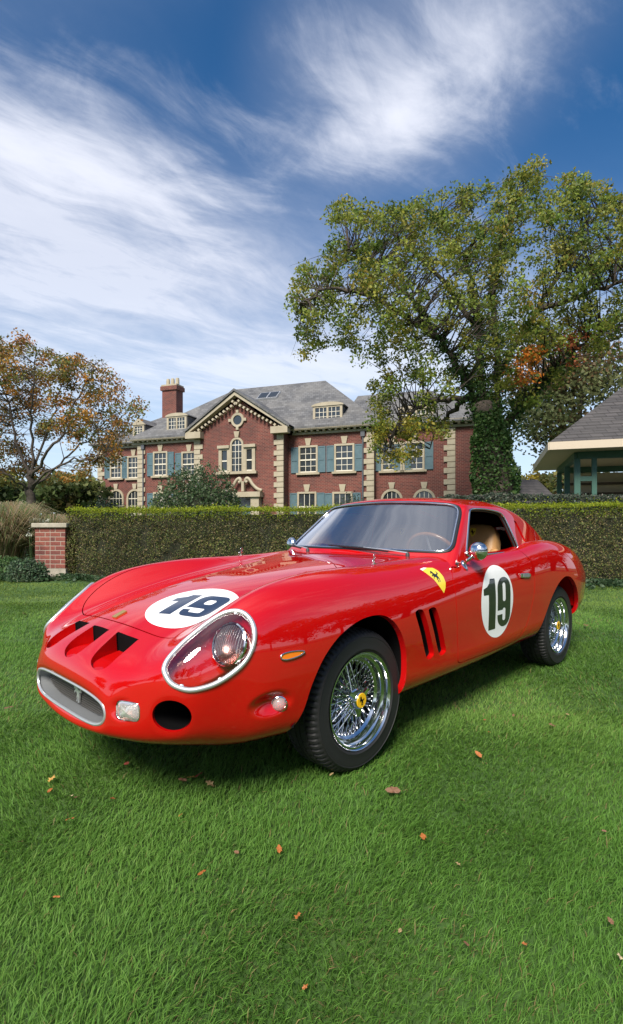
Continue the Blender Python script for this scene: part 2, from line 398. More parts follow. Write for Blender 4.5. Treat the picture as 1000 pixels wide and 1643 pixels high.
# ------------------------------------------------------------------ brick mansion behind the hedge
HA = R(20); HO = np.array([-.2, 36.1]); HD = np.array([math.cos(HA), -math.sin(HA)]); HNV = np.array([-math.sin(HA), -math.cos(HA)])   # along the front, and outwards
def hs(px, off=0.):
    o = HO+HNV*off; t = (px-500)/840.24; return (t*o[1]-o[0])/(HD[0]-t*HD[1])
def hz(px, py, off=0.):
    s = hs(px, off); return 1.083+(841.76-py)/840.24*(HO+HNV*off+HD*s)[1]
house = obj('brick_mansion', None, label='large red brick mansion with grey slate roof and pedimented centre', category='house')
house.location = (HO[0], HO[1], 0); house.rotation_euler = (0, 0, -HA)       # local x along the front, local y into the house
def brick_mat():
    m = principled('brickwork', (.25, .07, .05), .85); nt = m.node_tree; b = nt.nodes['Principled BSDF']; tc = node(nt, 'ShaderNodeTexCoord')
    sp = node(nt, 'ShaderNodeSeparateXYZ'); nt.links.new(tc.outputs['Object'], sp.inputs[0]); ad = node(nt, 'ShaderNodeMath', operation='ADD'); nt.links.new(sp.outputs[0], ad.inputs[0]); nt.links.new(sp.outputs[1], ad.inputs[1])
    cb = node(nt, 'ShaderNodeCombineXYZ'); nt.links.new(ad.outputs[0], cb.inputs[0]); nt.links.new(sp.outputs[2], cb.inputs[1])
    bt = node(nt, 'ShaderNodeTexBrick'); nt.links.new(cb.outputs[0], bt.inputs['Vector']); bt.inputs['Scale'].default_value = 1; bt.inputs['Brick Width'].default_value = .26; bt.inputs['Row Height'].default_value = .095
    bt.inputs['Mortar Size'].default_value = .009; bt.inputs['Color1'].default_value = (.155, .036, .027, 1); bt.inputs['Color2'].default_value = (.075, .021, .019, 1); bt.inputs['Mortar'].default_value = (.23, .15, .12, 1); bt.inputs['Bias'].default_value = -.1
    n = noise(nt, tc.outputs['Object'], .7, 5); r = ramp(nt, n.outputs[0], [(.3, (.75, .72, .72)), (.7, (1.12, 1.05, 1.0))]); mx = node(nt, 'ShaderNodeMix', data_type='RGBA', blend_type='MULTIPLY'); mx.inputs[0].default_value = 1
    nt.links.new(bt.outputs[0], mx.inputs[6]); nt.links.new(r.outputs[0], mx.inputs[7]); nt.links.new(mx.outputs[2], b.inputs['Base Color']); return m
def slate_mat(name, c1, c2, c3, sx=.32, sy=.20):
    m = principled(name, c1, .7); nt = m.node_tree; b = nt.nodes['Principled BSDF']; tc = node(nt, 'ShaderNodeTexCoord')
    sp = node(nt, 'ShaderNodeSeparateXYZ'); nt.links.new(tc.outputs['Object'], sp.inputs[0]); ad = node(nt, 'ShaderNodeMath', operation='ADD'); nt.links.new(sp.outputs[0], ad.inputs[0]); ad.inputs[1].default_value = 0
    ym = node(nt, 'ShaderNodeMath', operation='MULTIPLY'); nt.links.new(sp.outputs[1], ym.inputs[0]); ym.inputs[1].default_value = .35; nt.links.new(ym.outputs[0], ad.inputs[1])
    cb = node(nt, 'ShaderNodeCombineXYZ'); nt.links.new(ad.outputs[0], cb.inputs[0]); nt.links.new(sp.outputs[2], cb.inputs[1])
    bt = node(nt, 'ShaderNodeTexBrick'); nt.links.new(cb.outputs[0], bt.inputs['Vector']); bt.inputs['Scale'].default_value = 1; bt.inputs['Brick Width'].default_value = sx; bt.inputs['Row Height'].default_value = sy; bt.inputs['Mortar Size'].default_value = .012; bt.inputs['Bias'].default_value = 0
    bt.inputs['Color1'].default_value = (*c1, 1); bt.inputs['Color2'].default_value = (*c2, 1); bt.inputs['Mortar'].default_value = (c1[0]*.35, c1[1]*.35, c1[2]*.35, 1)
    n = noise(nt, tc.outputs['Object'], .55, 5); r = ramp(nt, n.outputs[0], [(.40, (0, 0, 0)), (.72, (.6, .6, .6))]); mx = node(nt, 'ShaderNodeMix', data_type='RGBA'); mx.inputs[7].default_value = (*c3, 1)
    nt.links.new(r.outputs[0], mx.inputs[0]); nt.links.new(bt.outputs[0], mx.inputs[6]); nt.links.new(mx.outputs[2], b.inputs['Base Color']); return m
M['brick'] = brick_mat(); M['slate'] = slate_mat('roof_slate', (.135, .136, .140), (.066, .067, .071), (.185, .178, .165))
M['stone'] = vary(principled('limestone', (.5, .43, .30), .8), (.30, .255, .175), (.40, .35, .26), .9, bump=.2, bscale=14)
M['cream'] = vary(principled('cream_paint', (.55, .47, .33), .6), (.31, .265, .185), (.39, .34, .25), 1.4)
M['shutter'] = vary(principled('blue_green_paint', (.07, .15, .18), .55), (.062, .115, .14), (.085, .145, .17), 3)
M['pane'] = principled('window_glass', (.025, .03, .035), .04, 0, Specular_IOR_Level=.8)
M['pipe'] = principled('lead_pipe', (.08, .085, .10), .5)
M['sash'] = principled('sash_paint', (.62, .58, .48), .5)
mir_ = lambda s, y: (s, -y)
def hbox(name, mat, parent, s0, s1, z0, z1, y0, y1):
    """box on the front: y0..y1 is how far it stands out of the main wall plane"""
    return MB().b2(s0, s1, -y1, -y0, z0, z1).build(name, mat, parent, smooth=False)
S0, S1 = hs(158, -1.0), hs(228, -1.0)
SB0, SB1 = hs(222), hs(600); SC0, SC1 = hs(313, .9), hs(455, .9); SD1 = hs(790, -.6)
EZ = 7.35
hbox('wall', M['brick'], house, S0, SB0+.3, 0, EZ, -9, -1.0)
hbox('wall', M['brick'], house, SB0, SB1, 0, EZ, -11, 0)
hbox('wall', M['brick'], house, SC0, SC1, 0, EZ, -2, .9)
hbox('wall', M['brick'], house, SB1-.3, SD1, 0, EZ, -10, -.6)
AP = hz(380, 633, .9); SCm = (SC0+SC1)/2
MB().prism([(SC0, EZ), (SC1, EZ), (SCm, AP-.25)], -.895, 1.5, frame_mat((0, 0, 0), (1, 0, 0), (0, 0, 1), (0, 1, 0))).build('gable_wall', M['brick'], house, smooth=False)
# roofs
def hip(name, s0, s1, y0, y1, z, zr, ridge, ov=.55):
    """hip roof over s0..s1 (front at y0 out, back at y1), ridge from/to along s"""
    a, b = s0-ov, s1+ov; f, k = -(y0+ov), -(y1-ov); ym = (f+k)/2
    V = [(a, f, z), (b, f, z), (b, k, z), (a, k, z), (ridge[0], ym, zr), (ridge[1], ym, zr), (a, f, z-.12), (b, f, z-.12), (b, k, z-.12), (a, k, z-.12)]
    F = [(0, 1, 5, 4), (1, 2, 5), (2, 3, 4, 5), (3, 0, 4), (0, 6, 7, 1), (1, 7, 8, 2), (2, 8, 9, 3), (3, 9, 6, 0), (6, 9, 8, 7)]
    return obj(name, mesh_from(name, V, F, None, False), M['slate'], house)
RZ = EZ+.42
roofB = hip('roof', SB0, SB1, 0, -11, RZ, 12.5, (SB0+5.6, SB1-5.2))
roofA = hip('roof', S0, SB0+2, -1.0, -9, RZ-.05, 10.7, (S0+4.0, SB0+1))
roofD = hip('roof', SB1-2, SD1, -.6, -10, RZ-.04, 11.0, (SB1-2.5, SD1-4.5))
g0, g1, gz = SC0-.65, SC1+.65, RZ+.02
MB().add([(g0, -1.5, gz), (SCm, -1.5, AP+.30), (g1, -1.5, gz), (g0, 4.6, gz), (SCm, 4.6, AP+.30), (g1, 4.6, gz), (g0, -1.5, gz-.14), (SCm, -1.5, AP+.14), (g1, -1.5, gz-.14)],
         [(0, 1, 4, 3), (1, 2, 5, 4), (0, 6, 7, 1), (1, 7, 8, 2)]).build('gable_roof', M['slate'], house, smooth=False)
# cornice with brackets
def cornice(s0, s1, off, nm='cornice', z=EZ):
    c = hbox(nm, M['cream'], house, s0, s1, z-.06, z+.10, off, off+.16)
    hbox('fascia', M['cream'], c, s0, s1, z+.26, z+.41, off+.003, off+.54)
    b0 = None; n = int((s1-s0)/.42)
    me = MB().b2(-.075, .075, -.40, 0, 0, .15).mesh('bracket', False)
    for i in range(n): 
        b = obj('bracket', me, M['cream'], c); b.location = (s0+(i+.5)*(s1-s0)/n, -off-.0, z+.105)
    hbox('soffit', M['cream'], c, s0, s1, z+.205, z+.258, off, off+.50)
cornice(S0-.4, SB0, -1.0); cornice(SB0-.4, SC0-.35, 0); cornice(SC1+.35, SB1+.3, 0); cornice(SB1+.35, SD1, -.6)
hbox('cornice', M['cream'], house, SC0-.5, SC0+.75, EZ-.06, EZ+.40, .9, 1.42); hbox('cornice', M['cream'], house, SC1-.75, SC1+.5, EZ-.06, EZ+.40, .9, 1.42)
# raking cornice of the pediment
for sg in (-1, 1):
    e = SC0-.62 if sg < 0 else SC1+.62
    P = [(e, EZ+.30), (SCm, AP+.10), (SCm, AP-.16), (e+sg*-.34, EZ+.32)] if sg < 0 else [(SCm, AP+.10), (e, EZ+.30), (e-.34, EZ+.32), (SCm, AP-.16)]
    rk = MB().prism(P, -1.40, -.90, frame_mat((0, 0, 0), (1, 0, 0), (0, 0, 1), (0, 1, 0))).build('raking_cornice', M['cream'], house, smooth=False)
    nb = 14
    for i in range(nb):
        t = (i+.8)/nb; sx = e+(SCm-e)*t; zx = EZ+.06+(AP-.52-EZ-.06)*t
        sx2 = sx-sg*.30
        o = MB().box((0, 0, 0), (.15, .36, .16)).build('bracket', M['cream'], rk, smooth=False); o.location = (sx2, -1.09, zx+.02); o.rotation_euler = (0, math.atan2(AP-EZ, SCm-SC0)*(-1 if sg < 0 else 1), 0)
# quoins
qm = [MB().b2(-.5, .5, -.5, .5, -.5, .5).mesh('quoin', False)]
def quoins(s, off, z0=0., z1=EZ-.08, w=(.72, .50), side=0):
    n = int((z1-z0)/.36); h = (z1-z0)/n
    for i in range(n):
        o = obj('quoin_stone', qm[0], M['stone'], house); ww = w[i % 2]; o.scale = (ww, .12, h-.035); o.location = (s+side*(ww/2), -(off+.03), z0+(i+.5)*h)
quoins(S0-.03, -1.0, side=1); quoins(SB0-.03, 0, side=1); quoins(SC0-.03, .9, side=1); quoins(SC1+.03, .9, side=-1); quoins(SB1+.03, 0, side=-1); quoins(hs(731, -.6), -.6, side=-1); quoins(SD1, -.6, side=-1)
for s, off in ((hs(231), 0), (hs(583), 0)):
    MB().tube([(s, -off-.10, 0), (s, -off-.10, EZ)], .06, 8).build('downpipe', M['pipe'], house); hbox('rain_head', M['pipe'], house, s-.14, s+.14, EZ-.42, EZ-.10, off+.02, off+.2)
# windows
def window(s, z0, z1, w, off, nx=3, ny=4, shut='lr', key=True, frame='cream', sillz=True):
    wd = obj('window', None, None, house); wd.location = (s, -off, 0)
    def part(nm, mat, x0, x1, a0, a1, y0, y1): return MB().b2(x0, x1, -y1, -y0, a0, a1).build(nm, mat, wd, smooth=False)
    part('pane', M['pane'], -w/2, w/2, z0, z1, -.02, .012)
    f = MB(); t = .13
    f.b2(-w/2-t, -w/2, -.09, .02, z0-.02, z1+t); f.b2(w/2, w/2+t, -.09, .02, z0-.02, z1+t); f.b2(-w/2, w/2, -.088, .02, z1, z1+t-.002)
    f.build('window_frame', M[frame], wd, smooth=False)
    if sillz: part('sill', M['stone'], -w/2-.28, w/2+.28, z0-.16, z0-.021, 0, .17)
    b = MB(); b.b2(-w/2, w/2, -.06, 0, (z0+z1)/2-.045, (z0+z1)/2+.045)
    for i in range(1, nx): b.b2(-w/2+w*i/nx-.018, -w/2+w*i/nx+.018, -.035, .0, z0, z1)
    for j in range(1, ny):
        if j*2 != ny: b.b2(-w/2, w/2, -.034, .0, z0+(z1-z0)*j/ny-.018, z0+(z1-z0)*j/ny+.018)
    b.b2(-w/2, w/2, -.062, 0, z0, z0+.07); b.build('sash_bars', M['sash'], wd, smooth=False)
    if key: MB().prism([(-.13, z1+t), (.13, z1+t), (.24, z1+t+.5), (-.24, z1+t+.5)], -.10, .0, frame_mat((0, 0, 0), (1, 0, 0), (0, 0, 1), (0, 1, 0))).build('keystone', M['stone'], wd, smooth=False)
    for c, sg in (('l', -1), ('r', 1)):
        if c in shut:
            x = sg*(w/2+t+.29); q = MB(); q.b2(x-.27, x+.27, -.05, .0, z0-.02, z1+.05)
            q.b2(x-.27, x-.20, -.075, -.0502, z0-.02, z1+.05); q.b2(x+.20, x+.27, -.075, -.0502, z0-.02, z1+.05)
            for zz in (z0-.02, (z0+z1)/2-.05, z1-.03): q.b2(x-.20, x+.20, -.074, -.0502, zz, zz+.08)
            q.build('shutter', M['shutter'], wd, smooth=False)
    return wd
def arch_pts(w, z0, zs, n=12): return [(-w/2, z0), (w/2, z0)]+[(w/2*math.cos(a), zs+w/2*math.sin(a)) for a in np.linspace(0, math.pi, n)]
def arch_window(s, z0, zs, w, off, fr=.16, bars=3):
    wd = obj('arched_window', None, None, house); wd.location = (s, -off, 0); Fm = frame_mat((0, 0, 0), (1, 0, 0), (0, 0, 1), (0, 1, 0))
    MB().prism(arch_pts(w, z0, zs), -.012, .02, Fm).build('pane', M['pane'], wd, smooth=False)
    mb = MB(); A = arch_pts(w+2*fr, z0, zs)[2:]; B = arch_pts(w, z0, zs)[2:]
    A = [(A[0][0], z0)]+A+[(A[-1][0], z0)]; B = [(B[0][0], z0)]+B+[(B[-1][0], z0)]
    for i in range(len(A)-1): mb.prism([A[i], A[i+1], B[i+1], B[i]], -.10, .0, Fm)
    mb.build('window_frame', M['cream'], wd, smooth=False)
    b = MB(); b.b2(-w/2, w/2, -.035, 0, zs-.03, zs+.03)
    for i in range(1, bars+1): x = -w/2+w*i/(bars+1); b.b2(x-.018, x+.018, -.034, 0, z0, zs+math.sqrt(max(0, w*w/4-x*x))-.02)
    k = 2
    for j in range(1, 4): b.b2(-w/2, w/2, -.033, 0, z0+(zs-z0)*j/4-.016, z0+(zs-z0)*j/4+.016)
    b.build('sash_bars', M['sash'], wd, smooth=False); 
    MB().prism([(-.13, zs+w/2+fr), (.13, zs+w/2+fr), (.22, zs+w/2+fr+.42), (-.22, zs+w/2+fr+.42)], -.12, .0, Fm).build('keystone', M['stone'], wd, smooth=False); return wd
zb, zt = hz(495, 758), hz(495, 718)
for px in (187, 215): window(hs(px, -1.0), hz(px, 767, -1.0), hz(px, 734, -1.0), .95, -1.0)
for px in (258, 304): window(hs(px), hz(px, 763), hz(px, 727), 1.05, 0)
for px in (495, 553): window(hs(px), zb, zt, 1.15, 0)
for px in (629, 664): window(hs(px, -.6), zb, zt, 1.15, -.6)
for px in (258, 304): window(hs(px), 1.2, hz(px, 792), 1.05, 0)
for px in (493, 550): window(hs(px), 1.4, hz(px, 792), 1.15, 0, ny=2)
for px in (187, 217): arch_window(hs(px, -1.0), .8, hz(px, 800, -1.0), 1.25, -1.0)
for px in (629, 681): arch_window(hs(px, -.6), .8, hz(px, 802, -.6), 1.15, -.6)
# Palladian window in the gable
pw = hs(381, .9); pz0, pz1 = hz(381, 756, .9), hz(381, 722, .9)
arch_window(pw, pz0, hz(381, 714, .9), .78, .92, .14, 2)
for d in (-.98, .98): window(pw+d, pz0, pz1, .42, .92, 1, 2, '', False)
hbox('entablature', M['cream'], house, pw-1.5, pw-.56, pz1+.135, pz1+.34, .9, 1.14); hbox('entablature', M['cream'], house, pw+.56, pw+1.5, pz1+.135, pz1+.34, .9, 1.14)
hbox('sill', M['cream'], house, pw-1.6, pw+1.6, pz0-.22, pz0-.03, .9, 1.18)
for d in (-1.33, -.60, .60, 1.33): hbox('pilaster', M['cream'], house, pw+d-.11, pw+d+.11, pz0-.03, pz1+.13, .9, 1.03)
# round window
rz_ = hz(382, 674, .9); Fm = frame_mat((hs(382, .9), -.9, rz_), (1, 0, 0), (0, 0, 1), (0, -1, 0))
MB().lathe([(.0, .03), (.36, .03), (.36, .0)], 28, Fm).build('round_pane', M['pane'], house); MB().lathe([(.34, .0), (.34, .10), (.50, .12), (.52, .0)], 28, Fm).build('round_frame', M['cream'], house)
for a in range(4):
    c_, s_ = math.cos(a*math.pi/2), math.sin(a*math.pi/2); MB().box((hs(382, .9)+c_*.60, -.97, rz_+s_*.60), (.2, .14, .2)).build('key_block', M['stone'], house, smooth=False)
# entrance
ds = hs(394, .9)
hbox('door_case', M['cream'], house, ds-1.25, ds-.62, 0, 3.0, .9, 1.35); hbox('door_case', M['cream'], house, ds+.62, ds+1.25, 0, 3.0, .9, 1.35); hbox('door_lintel', M['cream'], house, ds-1.4, ds+1.4, 3.0, 3.35, .9, 1.5)
hbox('door', M['shutter'], house, ds-.6, ds+.6, 0, 2.4, .9, .95); hbox('fanlight', M['pane'], house, ds-.6, ds+.6, 2.4, 2.98, .9, .96)
for sg in (-1, 1):
    pts = [(ds+sg*1.45, -1.25, 3.42), (ds+sg*1.1, -1.25, 3.55), (ds+sg*.75, -1.25, 3.85), (ds+sg*.5, -1.25, 4.2), (ds+sg*.28, -1.25, 4.3), (ds+sg*.18, -1.25, 4.12), (ds+sg*.33, -1.25, 4.02)]
    MB().tube(spline(pts, 6, False), .12, 8).build('scroll_pediment', M['cream'], house, smooth=True)
hbox('urn', M['stone'], house, ds-.1, ds+.1, 3.4, 4.1, 1.1, 1.35)
# dormers
def dormer(px, py0, py1, w, back, arch=False, n=2, off=-1.6):
    s = hs(px, off); z0, z1 = hz(px, py1, off), hz(px, py0, off); y = -off
    d = obj('dormer', None, None, house)
    MB().b2(s-w/2, s+w/2, y, y+back, z0-.3, z1).build('cheek', M['slate'], d, smooth=False)
    f = MB(); t = .11; f.b2(s-w/2-.06, s-w/2+t, y-.06, y+.1, z0-.1, z1); f.b2(s+w/2-t, s+w/2+.06, y-.06, y+.1, z0-.1, z1); f.b2(s-w/2, s+w/2, y-.062, y+.1, z1-t, z1+.02); f.b2(s-w/2-.1, s+w/2+.1, y-.10, y+.1, z0-.16, z0)
    if n == 2: f.b2(s-.07, s+.07, y-.058, y+.1, z0, z1)
    f.build('dormer_frame', M['cream'], d, smooth=False)
    MB().b2(s-w/2+t, s+w/2-t, y-.012, y+.02, z0, z1-t).build('pane', M['pane'], d, smooth=False)
    b = MB(); k = 3 if n == 1 else 6
    for i in range(1, k): x = s-w/2+t+(w-2*t)*i/k; b.b2(x-.018, x+.018, y-.035, y-.01, z0, z1-t)
    for j in range(1, 4): zz = z0+(z1-t-z0)*j/4; b.b2(s-w/2+t, s+w/2-t, y-.034, y-.01, zz-.016, zz+.016)
    b.build('sash_bars', M['sash'], d, smooth=False)
    if arch: P = [(s-w/2-.18, z1)]+[(s+(w/2+.18)*math.cos(a), z1+.26*math.sin(a)) for a in np.linspace(math.pi, 0, 9)]+[(s+w/2+.18, z1)]
    else: P = [(s-w/2-.18, z1), (s, z1+.55), (s+w/2+.18, z1)]
    MB().prism(P, y-.12, y+.02, frame_mat((0, 0, 0), (1, 0, 0), (0, 0, 1), (0, 1, 0))).build('dormer_pediment', M['cream'], d, smooth=False)
    MB().prism([(p[0], p[1]+.03) for p in P], y+.02, y+back, frame_mat((0, 0, 0), (1, 0, 0), (0, 0, 1), (0, 1, 0))).build('dormer_roof', M['slate'], d, smooth=False)
dormer(284, 668, 694, 1.65, 3.0, True, 2, -.3); dormer(526, 651, 683, 2.0, 3.6, True, 2, -.3); dormer(223, 682, 699, .95, 2.4, False, 1, -1.2); dormer(668, 656, 684, 2.1, 3.0, True, 2, -.9)
# chimney with pots
cs, cy = hs(277, -5), -5; cz0, cz1 = 7.5, hz(277, 628, -5)
ch = hbox('chimney', M['brick'], house, cs-.72, cs+.72, cz0, cz1, cy-.5, cy+.5)
hbox('chimney_corbel', M['brick'], ch, cs-.84, cs+.84, cz1, cz1+.35, cy-.62, cy+.62); hbox('chimney_cap', M['stone'], ch, cs-.78, cs+.78, cz1+.35, cz1+.5, cy-.55, cy+.55)
for d in (-.45, .02, .5): MB().lathe([(.0, .62), (.13, .62), (.16, .5), (.17, .0)], 12, Matrix.Translation((cs+d, -cy, cz1+.5)), ).build('chimney_pot', M['stone'], ch)
# skylight on the front slope
sk_s = hs(430, -3.6); slope = math.atan2(12.5-RZ, 11/2+.55)
sk = MB().box((0, 0, 0), (1.7, 1.1, .16)).build('skylight', M['alu'], house, smooth=False); fy = -.55+ (3.95)*1; sk.location = (sk_s, 3.75, RZ+(3.75+.55)*math.tan(slope)+.10); sk.rotation_euler = (slope, 0, 0)
for d in (-.42, .42):
    p = MB().b2(d-.36, d+.36, -.46, .46, .082, .10).build('pane', M['pane'], sk, smooth=False)
# ------------------------------------------------------------------ clipped hedge, brick pier, planting
def at(px, py=None, Y=None, z=0.):
    """ground or height point seen at a picture position, used once to measure where a thing stands"""
    if Y is None: Y = 840.24*(1.083-z)/(py-841.76)
    x = (px-500)/840.24*Y
    return (x, Y, z if py is None else 1.083+(841.76-py)/840.24*Y)
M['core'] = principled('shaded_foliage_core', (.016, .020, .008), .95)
M['bark'] = vary(principled('bark', (.10, .08, .06), .9), (.060, .048, .036), (.13, .105, .08), 6, bump=.6, bscale=22)
M['barkd'] = vary(principled('dark_bark', (.06, .05, .04), .9), (.035, .028, .022), (.085, .066, .052), 6, bump=.6, bscale=22)
HG = [(-4.90, 10.42), (0., 10.15), (9.6, 9.35)]                 # front foot of the hedge, left end to beyond the right edge
def hedge_y(x): return np.interp(x, [p[0] for p in HG], [p[1] for p in HG])
def hedge_h(x): return np.interp(x, [-5, 0, 10], [1.37, 1.41, 1.50])
def hedge():
    root = obj('hedge', None, label='long clipped hedge with bright green top behind the red car', category='hedge')
    # inner mass
    V = []; F = []; xs = np.linspace(-4.75, 9.5, 30)
    for x in xs:
        y = hedge_y(x); h = hedge_h(x)-.12; V += [(x, y+.14, 0), (x, y+.12, h), (x, y+1.0, h), (x, y+1.0, 0)]
    for i in range(29):
        for k in range(4): F.append((i*4+k, i*4+(k+1) % 4, i*4+4+(k+1) % 4, i*4+4+k))
    F += [(0, 1, 2, 3), (116, 119, 118, 117)]
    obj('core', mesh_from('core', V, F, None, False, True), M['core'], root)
    rg = np.random.default_rng(5)
    n = 62000; x = rg.uniform(-4.9, 9.6, n); hh = hedge_h(x); z = hh*rg.random(n)**.9; lump = (value_noise(x, z, 2.2, 21)-.5)*.14+(value_noise(x, z, 6, 22)-.5)*.10
    y = hedge_y(x)+lump+np.abs(rg.normal(0, .055, n))
    hole = value_noise(x, z, 4.5, 23) < .22; kp = ~(hole & (z < hh-.15)) | (rg.random(n) < .2)
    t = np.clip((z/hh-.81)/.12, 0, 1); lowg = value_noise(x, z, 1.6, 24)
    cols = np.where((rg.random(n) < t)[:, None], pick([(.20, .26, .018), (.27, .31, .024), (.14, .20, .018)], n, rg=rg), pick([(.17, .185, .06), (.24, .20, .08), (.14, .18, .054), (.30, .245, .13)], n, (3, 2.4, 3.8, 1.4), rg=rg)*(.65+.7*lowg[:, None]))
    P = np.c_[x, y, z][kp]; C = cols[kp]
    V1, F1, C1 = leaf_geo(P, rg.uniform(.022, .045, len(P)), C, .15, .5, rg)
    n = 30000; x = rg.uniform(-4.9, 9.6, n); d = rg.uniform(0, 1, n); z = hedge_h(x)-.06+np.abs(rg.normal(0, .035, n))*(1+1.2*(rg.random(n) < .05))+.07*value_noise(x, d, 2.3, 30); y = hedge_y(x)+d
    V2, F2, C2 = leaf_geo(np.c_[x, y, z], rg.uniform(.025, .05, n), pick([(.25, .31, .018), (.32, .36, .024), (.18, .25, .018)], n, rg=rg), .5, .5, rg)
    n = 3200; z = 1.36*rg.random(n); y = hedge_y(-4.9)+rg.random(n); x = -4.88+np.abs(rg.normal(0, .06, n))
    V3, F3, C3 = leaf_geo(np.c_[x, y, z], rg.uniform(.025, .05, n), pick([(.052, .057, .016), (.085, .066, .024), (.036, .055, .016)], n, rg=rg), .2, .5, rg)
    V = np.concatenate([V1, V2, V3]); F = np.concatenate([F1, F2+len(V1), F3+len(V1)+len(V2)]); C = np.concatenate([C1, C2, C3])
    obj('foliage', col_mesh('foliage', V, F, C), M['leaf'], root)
    # bare twigs in the face
    n = 9000; x = rg.uniform(-4.8, 9.5, n); z = hedge_h(x)*rg.random(n); y = hedge_y(x)+rg.uniform(-.01, .12, n); a = np.c_[x, y, z]
    dv = np.c_[rg.normal(0, .6, n), rg.normal(-.2, .4, n), rg.normal(.5, .6, n)]; dv /= np.linalg.norm(dv, axis=1, keepdims=True); L = rg.uniform(.06, .2, n)[:, None]; b = a+dv*L
    b[:, 2] = np.clip(b[:, 2], .02, hedge_h(x)+.01); s = np.c_[np.full(n, .0022), np.zeros(n), np.full(n, .0012)]
    V = np.stack([a-s, a+s, b], 1).reshape(-1, 3); obj('twigs', col_mesh('twigs', V, np.arange(3*n).reshape(n, 3), np.repeat(pick([(.16, .12, .08), (.24, .19, .13), (.09, .065, .045)], n, rg=rg), 3, 0)), M['leaf'], root)
hedge()
# ground ivy along the hedge foot
def ivy_strip():
    rg = np.random.default_rng(9); n = 15000; x = np.r_[rg.uniform(-8.5, 9.5, 9000), rg.uniform(3.5, 9.5, 6000)]; n = len(x); y = hedge_y(x)-.05-np.abs(rg.normal(0, .26, n))*np.where(x > 3, 1.5, 1); y = np.where(x < -5, y-.1, y)
    z = .03+.13*rg.random(n)*value_noise(x, y, 2, 40)
    V, F, C = leaf_geo(np.c_[x, y, z], rg.uniform(.04, .085, n), pick([(.04, .085, .035), (.065, .12, .055), (.10, .15, .08), (.03, .06, .025)], n, rg=rg), .9, .8, rg)
    obj('ground_ivy', col_mesh('ground_ivy', V, F, C), M['leaf'], kind='stuff', label='low ivy creeping along the foot of the hedge', category='ivy')
ivy_strip()
# --- brick pier
def pier():
    W = .62; x0 = (56-500)/840.24*10.45; Y = 10.45; root = obj('brick_pier', None, label='square brick garden pier with stone cap at the hedge end', category='pier'); root.location = (x0, Y, 0); root.rotation_euler = (0, 0, R(-3))
    zb, zt = .21, 1.02
    MB().b2(.005, W-.005, .005, W-.005, zb, zt).build('mortar', M['mortar'], root, smooth=False)
    nrow = 9; rh = (zt-zb)/nrow; mesh_c = {}
    def brick(x, y, z, sx, sy):
        k = (round(sx, 3), round(sy, 3))
        if k not in mesh_c:
            bm = bmesh.new(); bmesh.ops.create_cube(bm, size=1); 
            for v in bm.verts: v.co = Vector((v.co.x*sx, v.co.y*sy, v.co.z*(rh-.015)))
            bmesh.ops.bevel(bm, geom=bm.edges[:], offset=.004, segments=1, affect='EDGES'); me = bpy.data.meshes.new('brick'); bm.to_mesh(me); bm.free(); me.materials.append(M['pierbrick']); mesh_c[k] = me
        o = obj('brick', mesh_c[k], None, root); o.location = (x+random.uniform(-.002, .002), y, z)
    for r in range(nrow):
        z = zb+(r+.5)*rh; g = .012; long = [.2, .09, .2, .09] if r % 2 else [.09, .2, .09, .2]; tot = sum(long)+3*g; sc = (W)/tot
        for face in range(3):
            p = 0.
            for l in long:
                l *= sc
                if face == 0: brick(p+l/2, .045, z, l, .09)
                elif face == 1 and .09 < p: brick(.045, p+l/2, z, .09, l)
                elif face == 2 and .09 < p: brick(W-.045, p+l/2, z, .09, l)
                p += l+g*sc
    MB().b2(-.02, W+.02, -.02, W+.02, 0, .205).build('plinth', M['stoneg'], root, smooth=False)
    bm = MB().b2(-.05, W+.05, -.05, W+.05, zt+.006, zt+.095); o = bm.build('cap', M['stoneg'], root, smooth=False); bv = o.modifiers.new('b', 'BEVEL'); bv.width = .012; bv.segments = 2
M['mortar'] = principled('mortar', (.33, .265, .215), .95); M['stoneg'] = vary(principled('weathered_stone', (.4, .37, .3), .9), (.25, .23, .18), (.42, .38, .31), 5, bump=.3, bscale=30)
def pierbrick():
    m = principled('pier_brick', (.22, .07, .05), .85); nt = m.node_tree; b = nt.nodes['Principled BSDF']; oi = node(nt, 'ShaderNodeObjectInfo'); r = ramp(nt, oi.outputs['Random'], [(0, (.19, .052, .040)), (.5, (.25, .075, .052)), (1, (.14, .045, .038))]); tc = node(nt, 'ShaderNodeTexCoord'); n = noise(nt, tc.outputs['Object'], 26, 5); r2 = ramp(nt, n.outputs[0], [(.3, (.7, .7, .7)), (.7, (1.1, 1.1, 1.1))]); mx = node(nt, 'ShaderNodeMix', data_type='RGBA', blend_type='MULTIPLY'); mx.inputs[0].default_value = 1
    nt.links.new(r.outputs[0], mx.inputs[6]); nt.links.new(r2.outputs[0], mx.inputs[7]); nt.links.new(mx.outputs[2], b.inputs['Base Color']); return m
M['pierbrick'] = pierbrick(); pier()
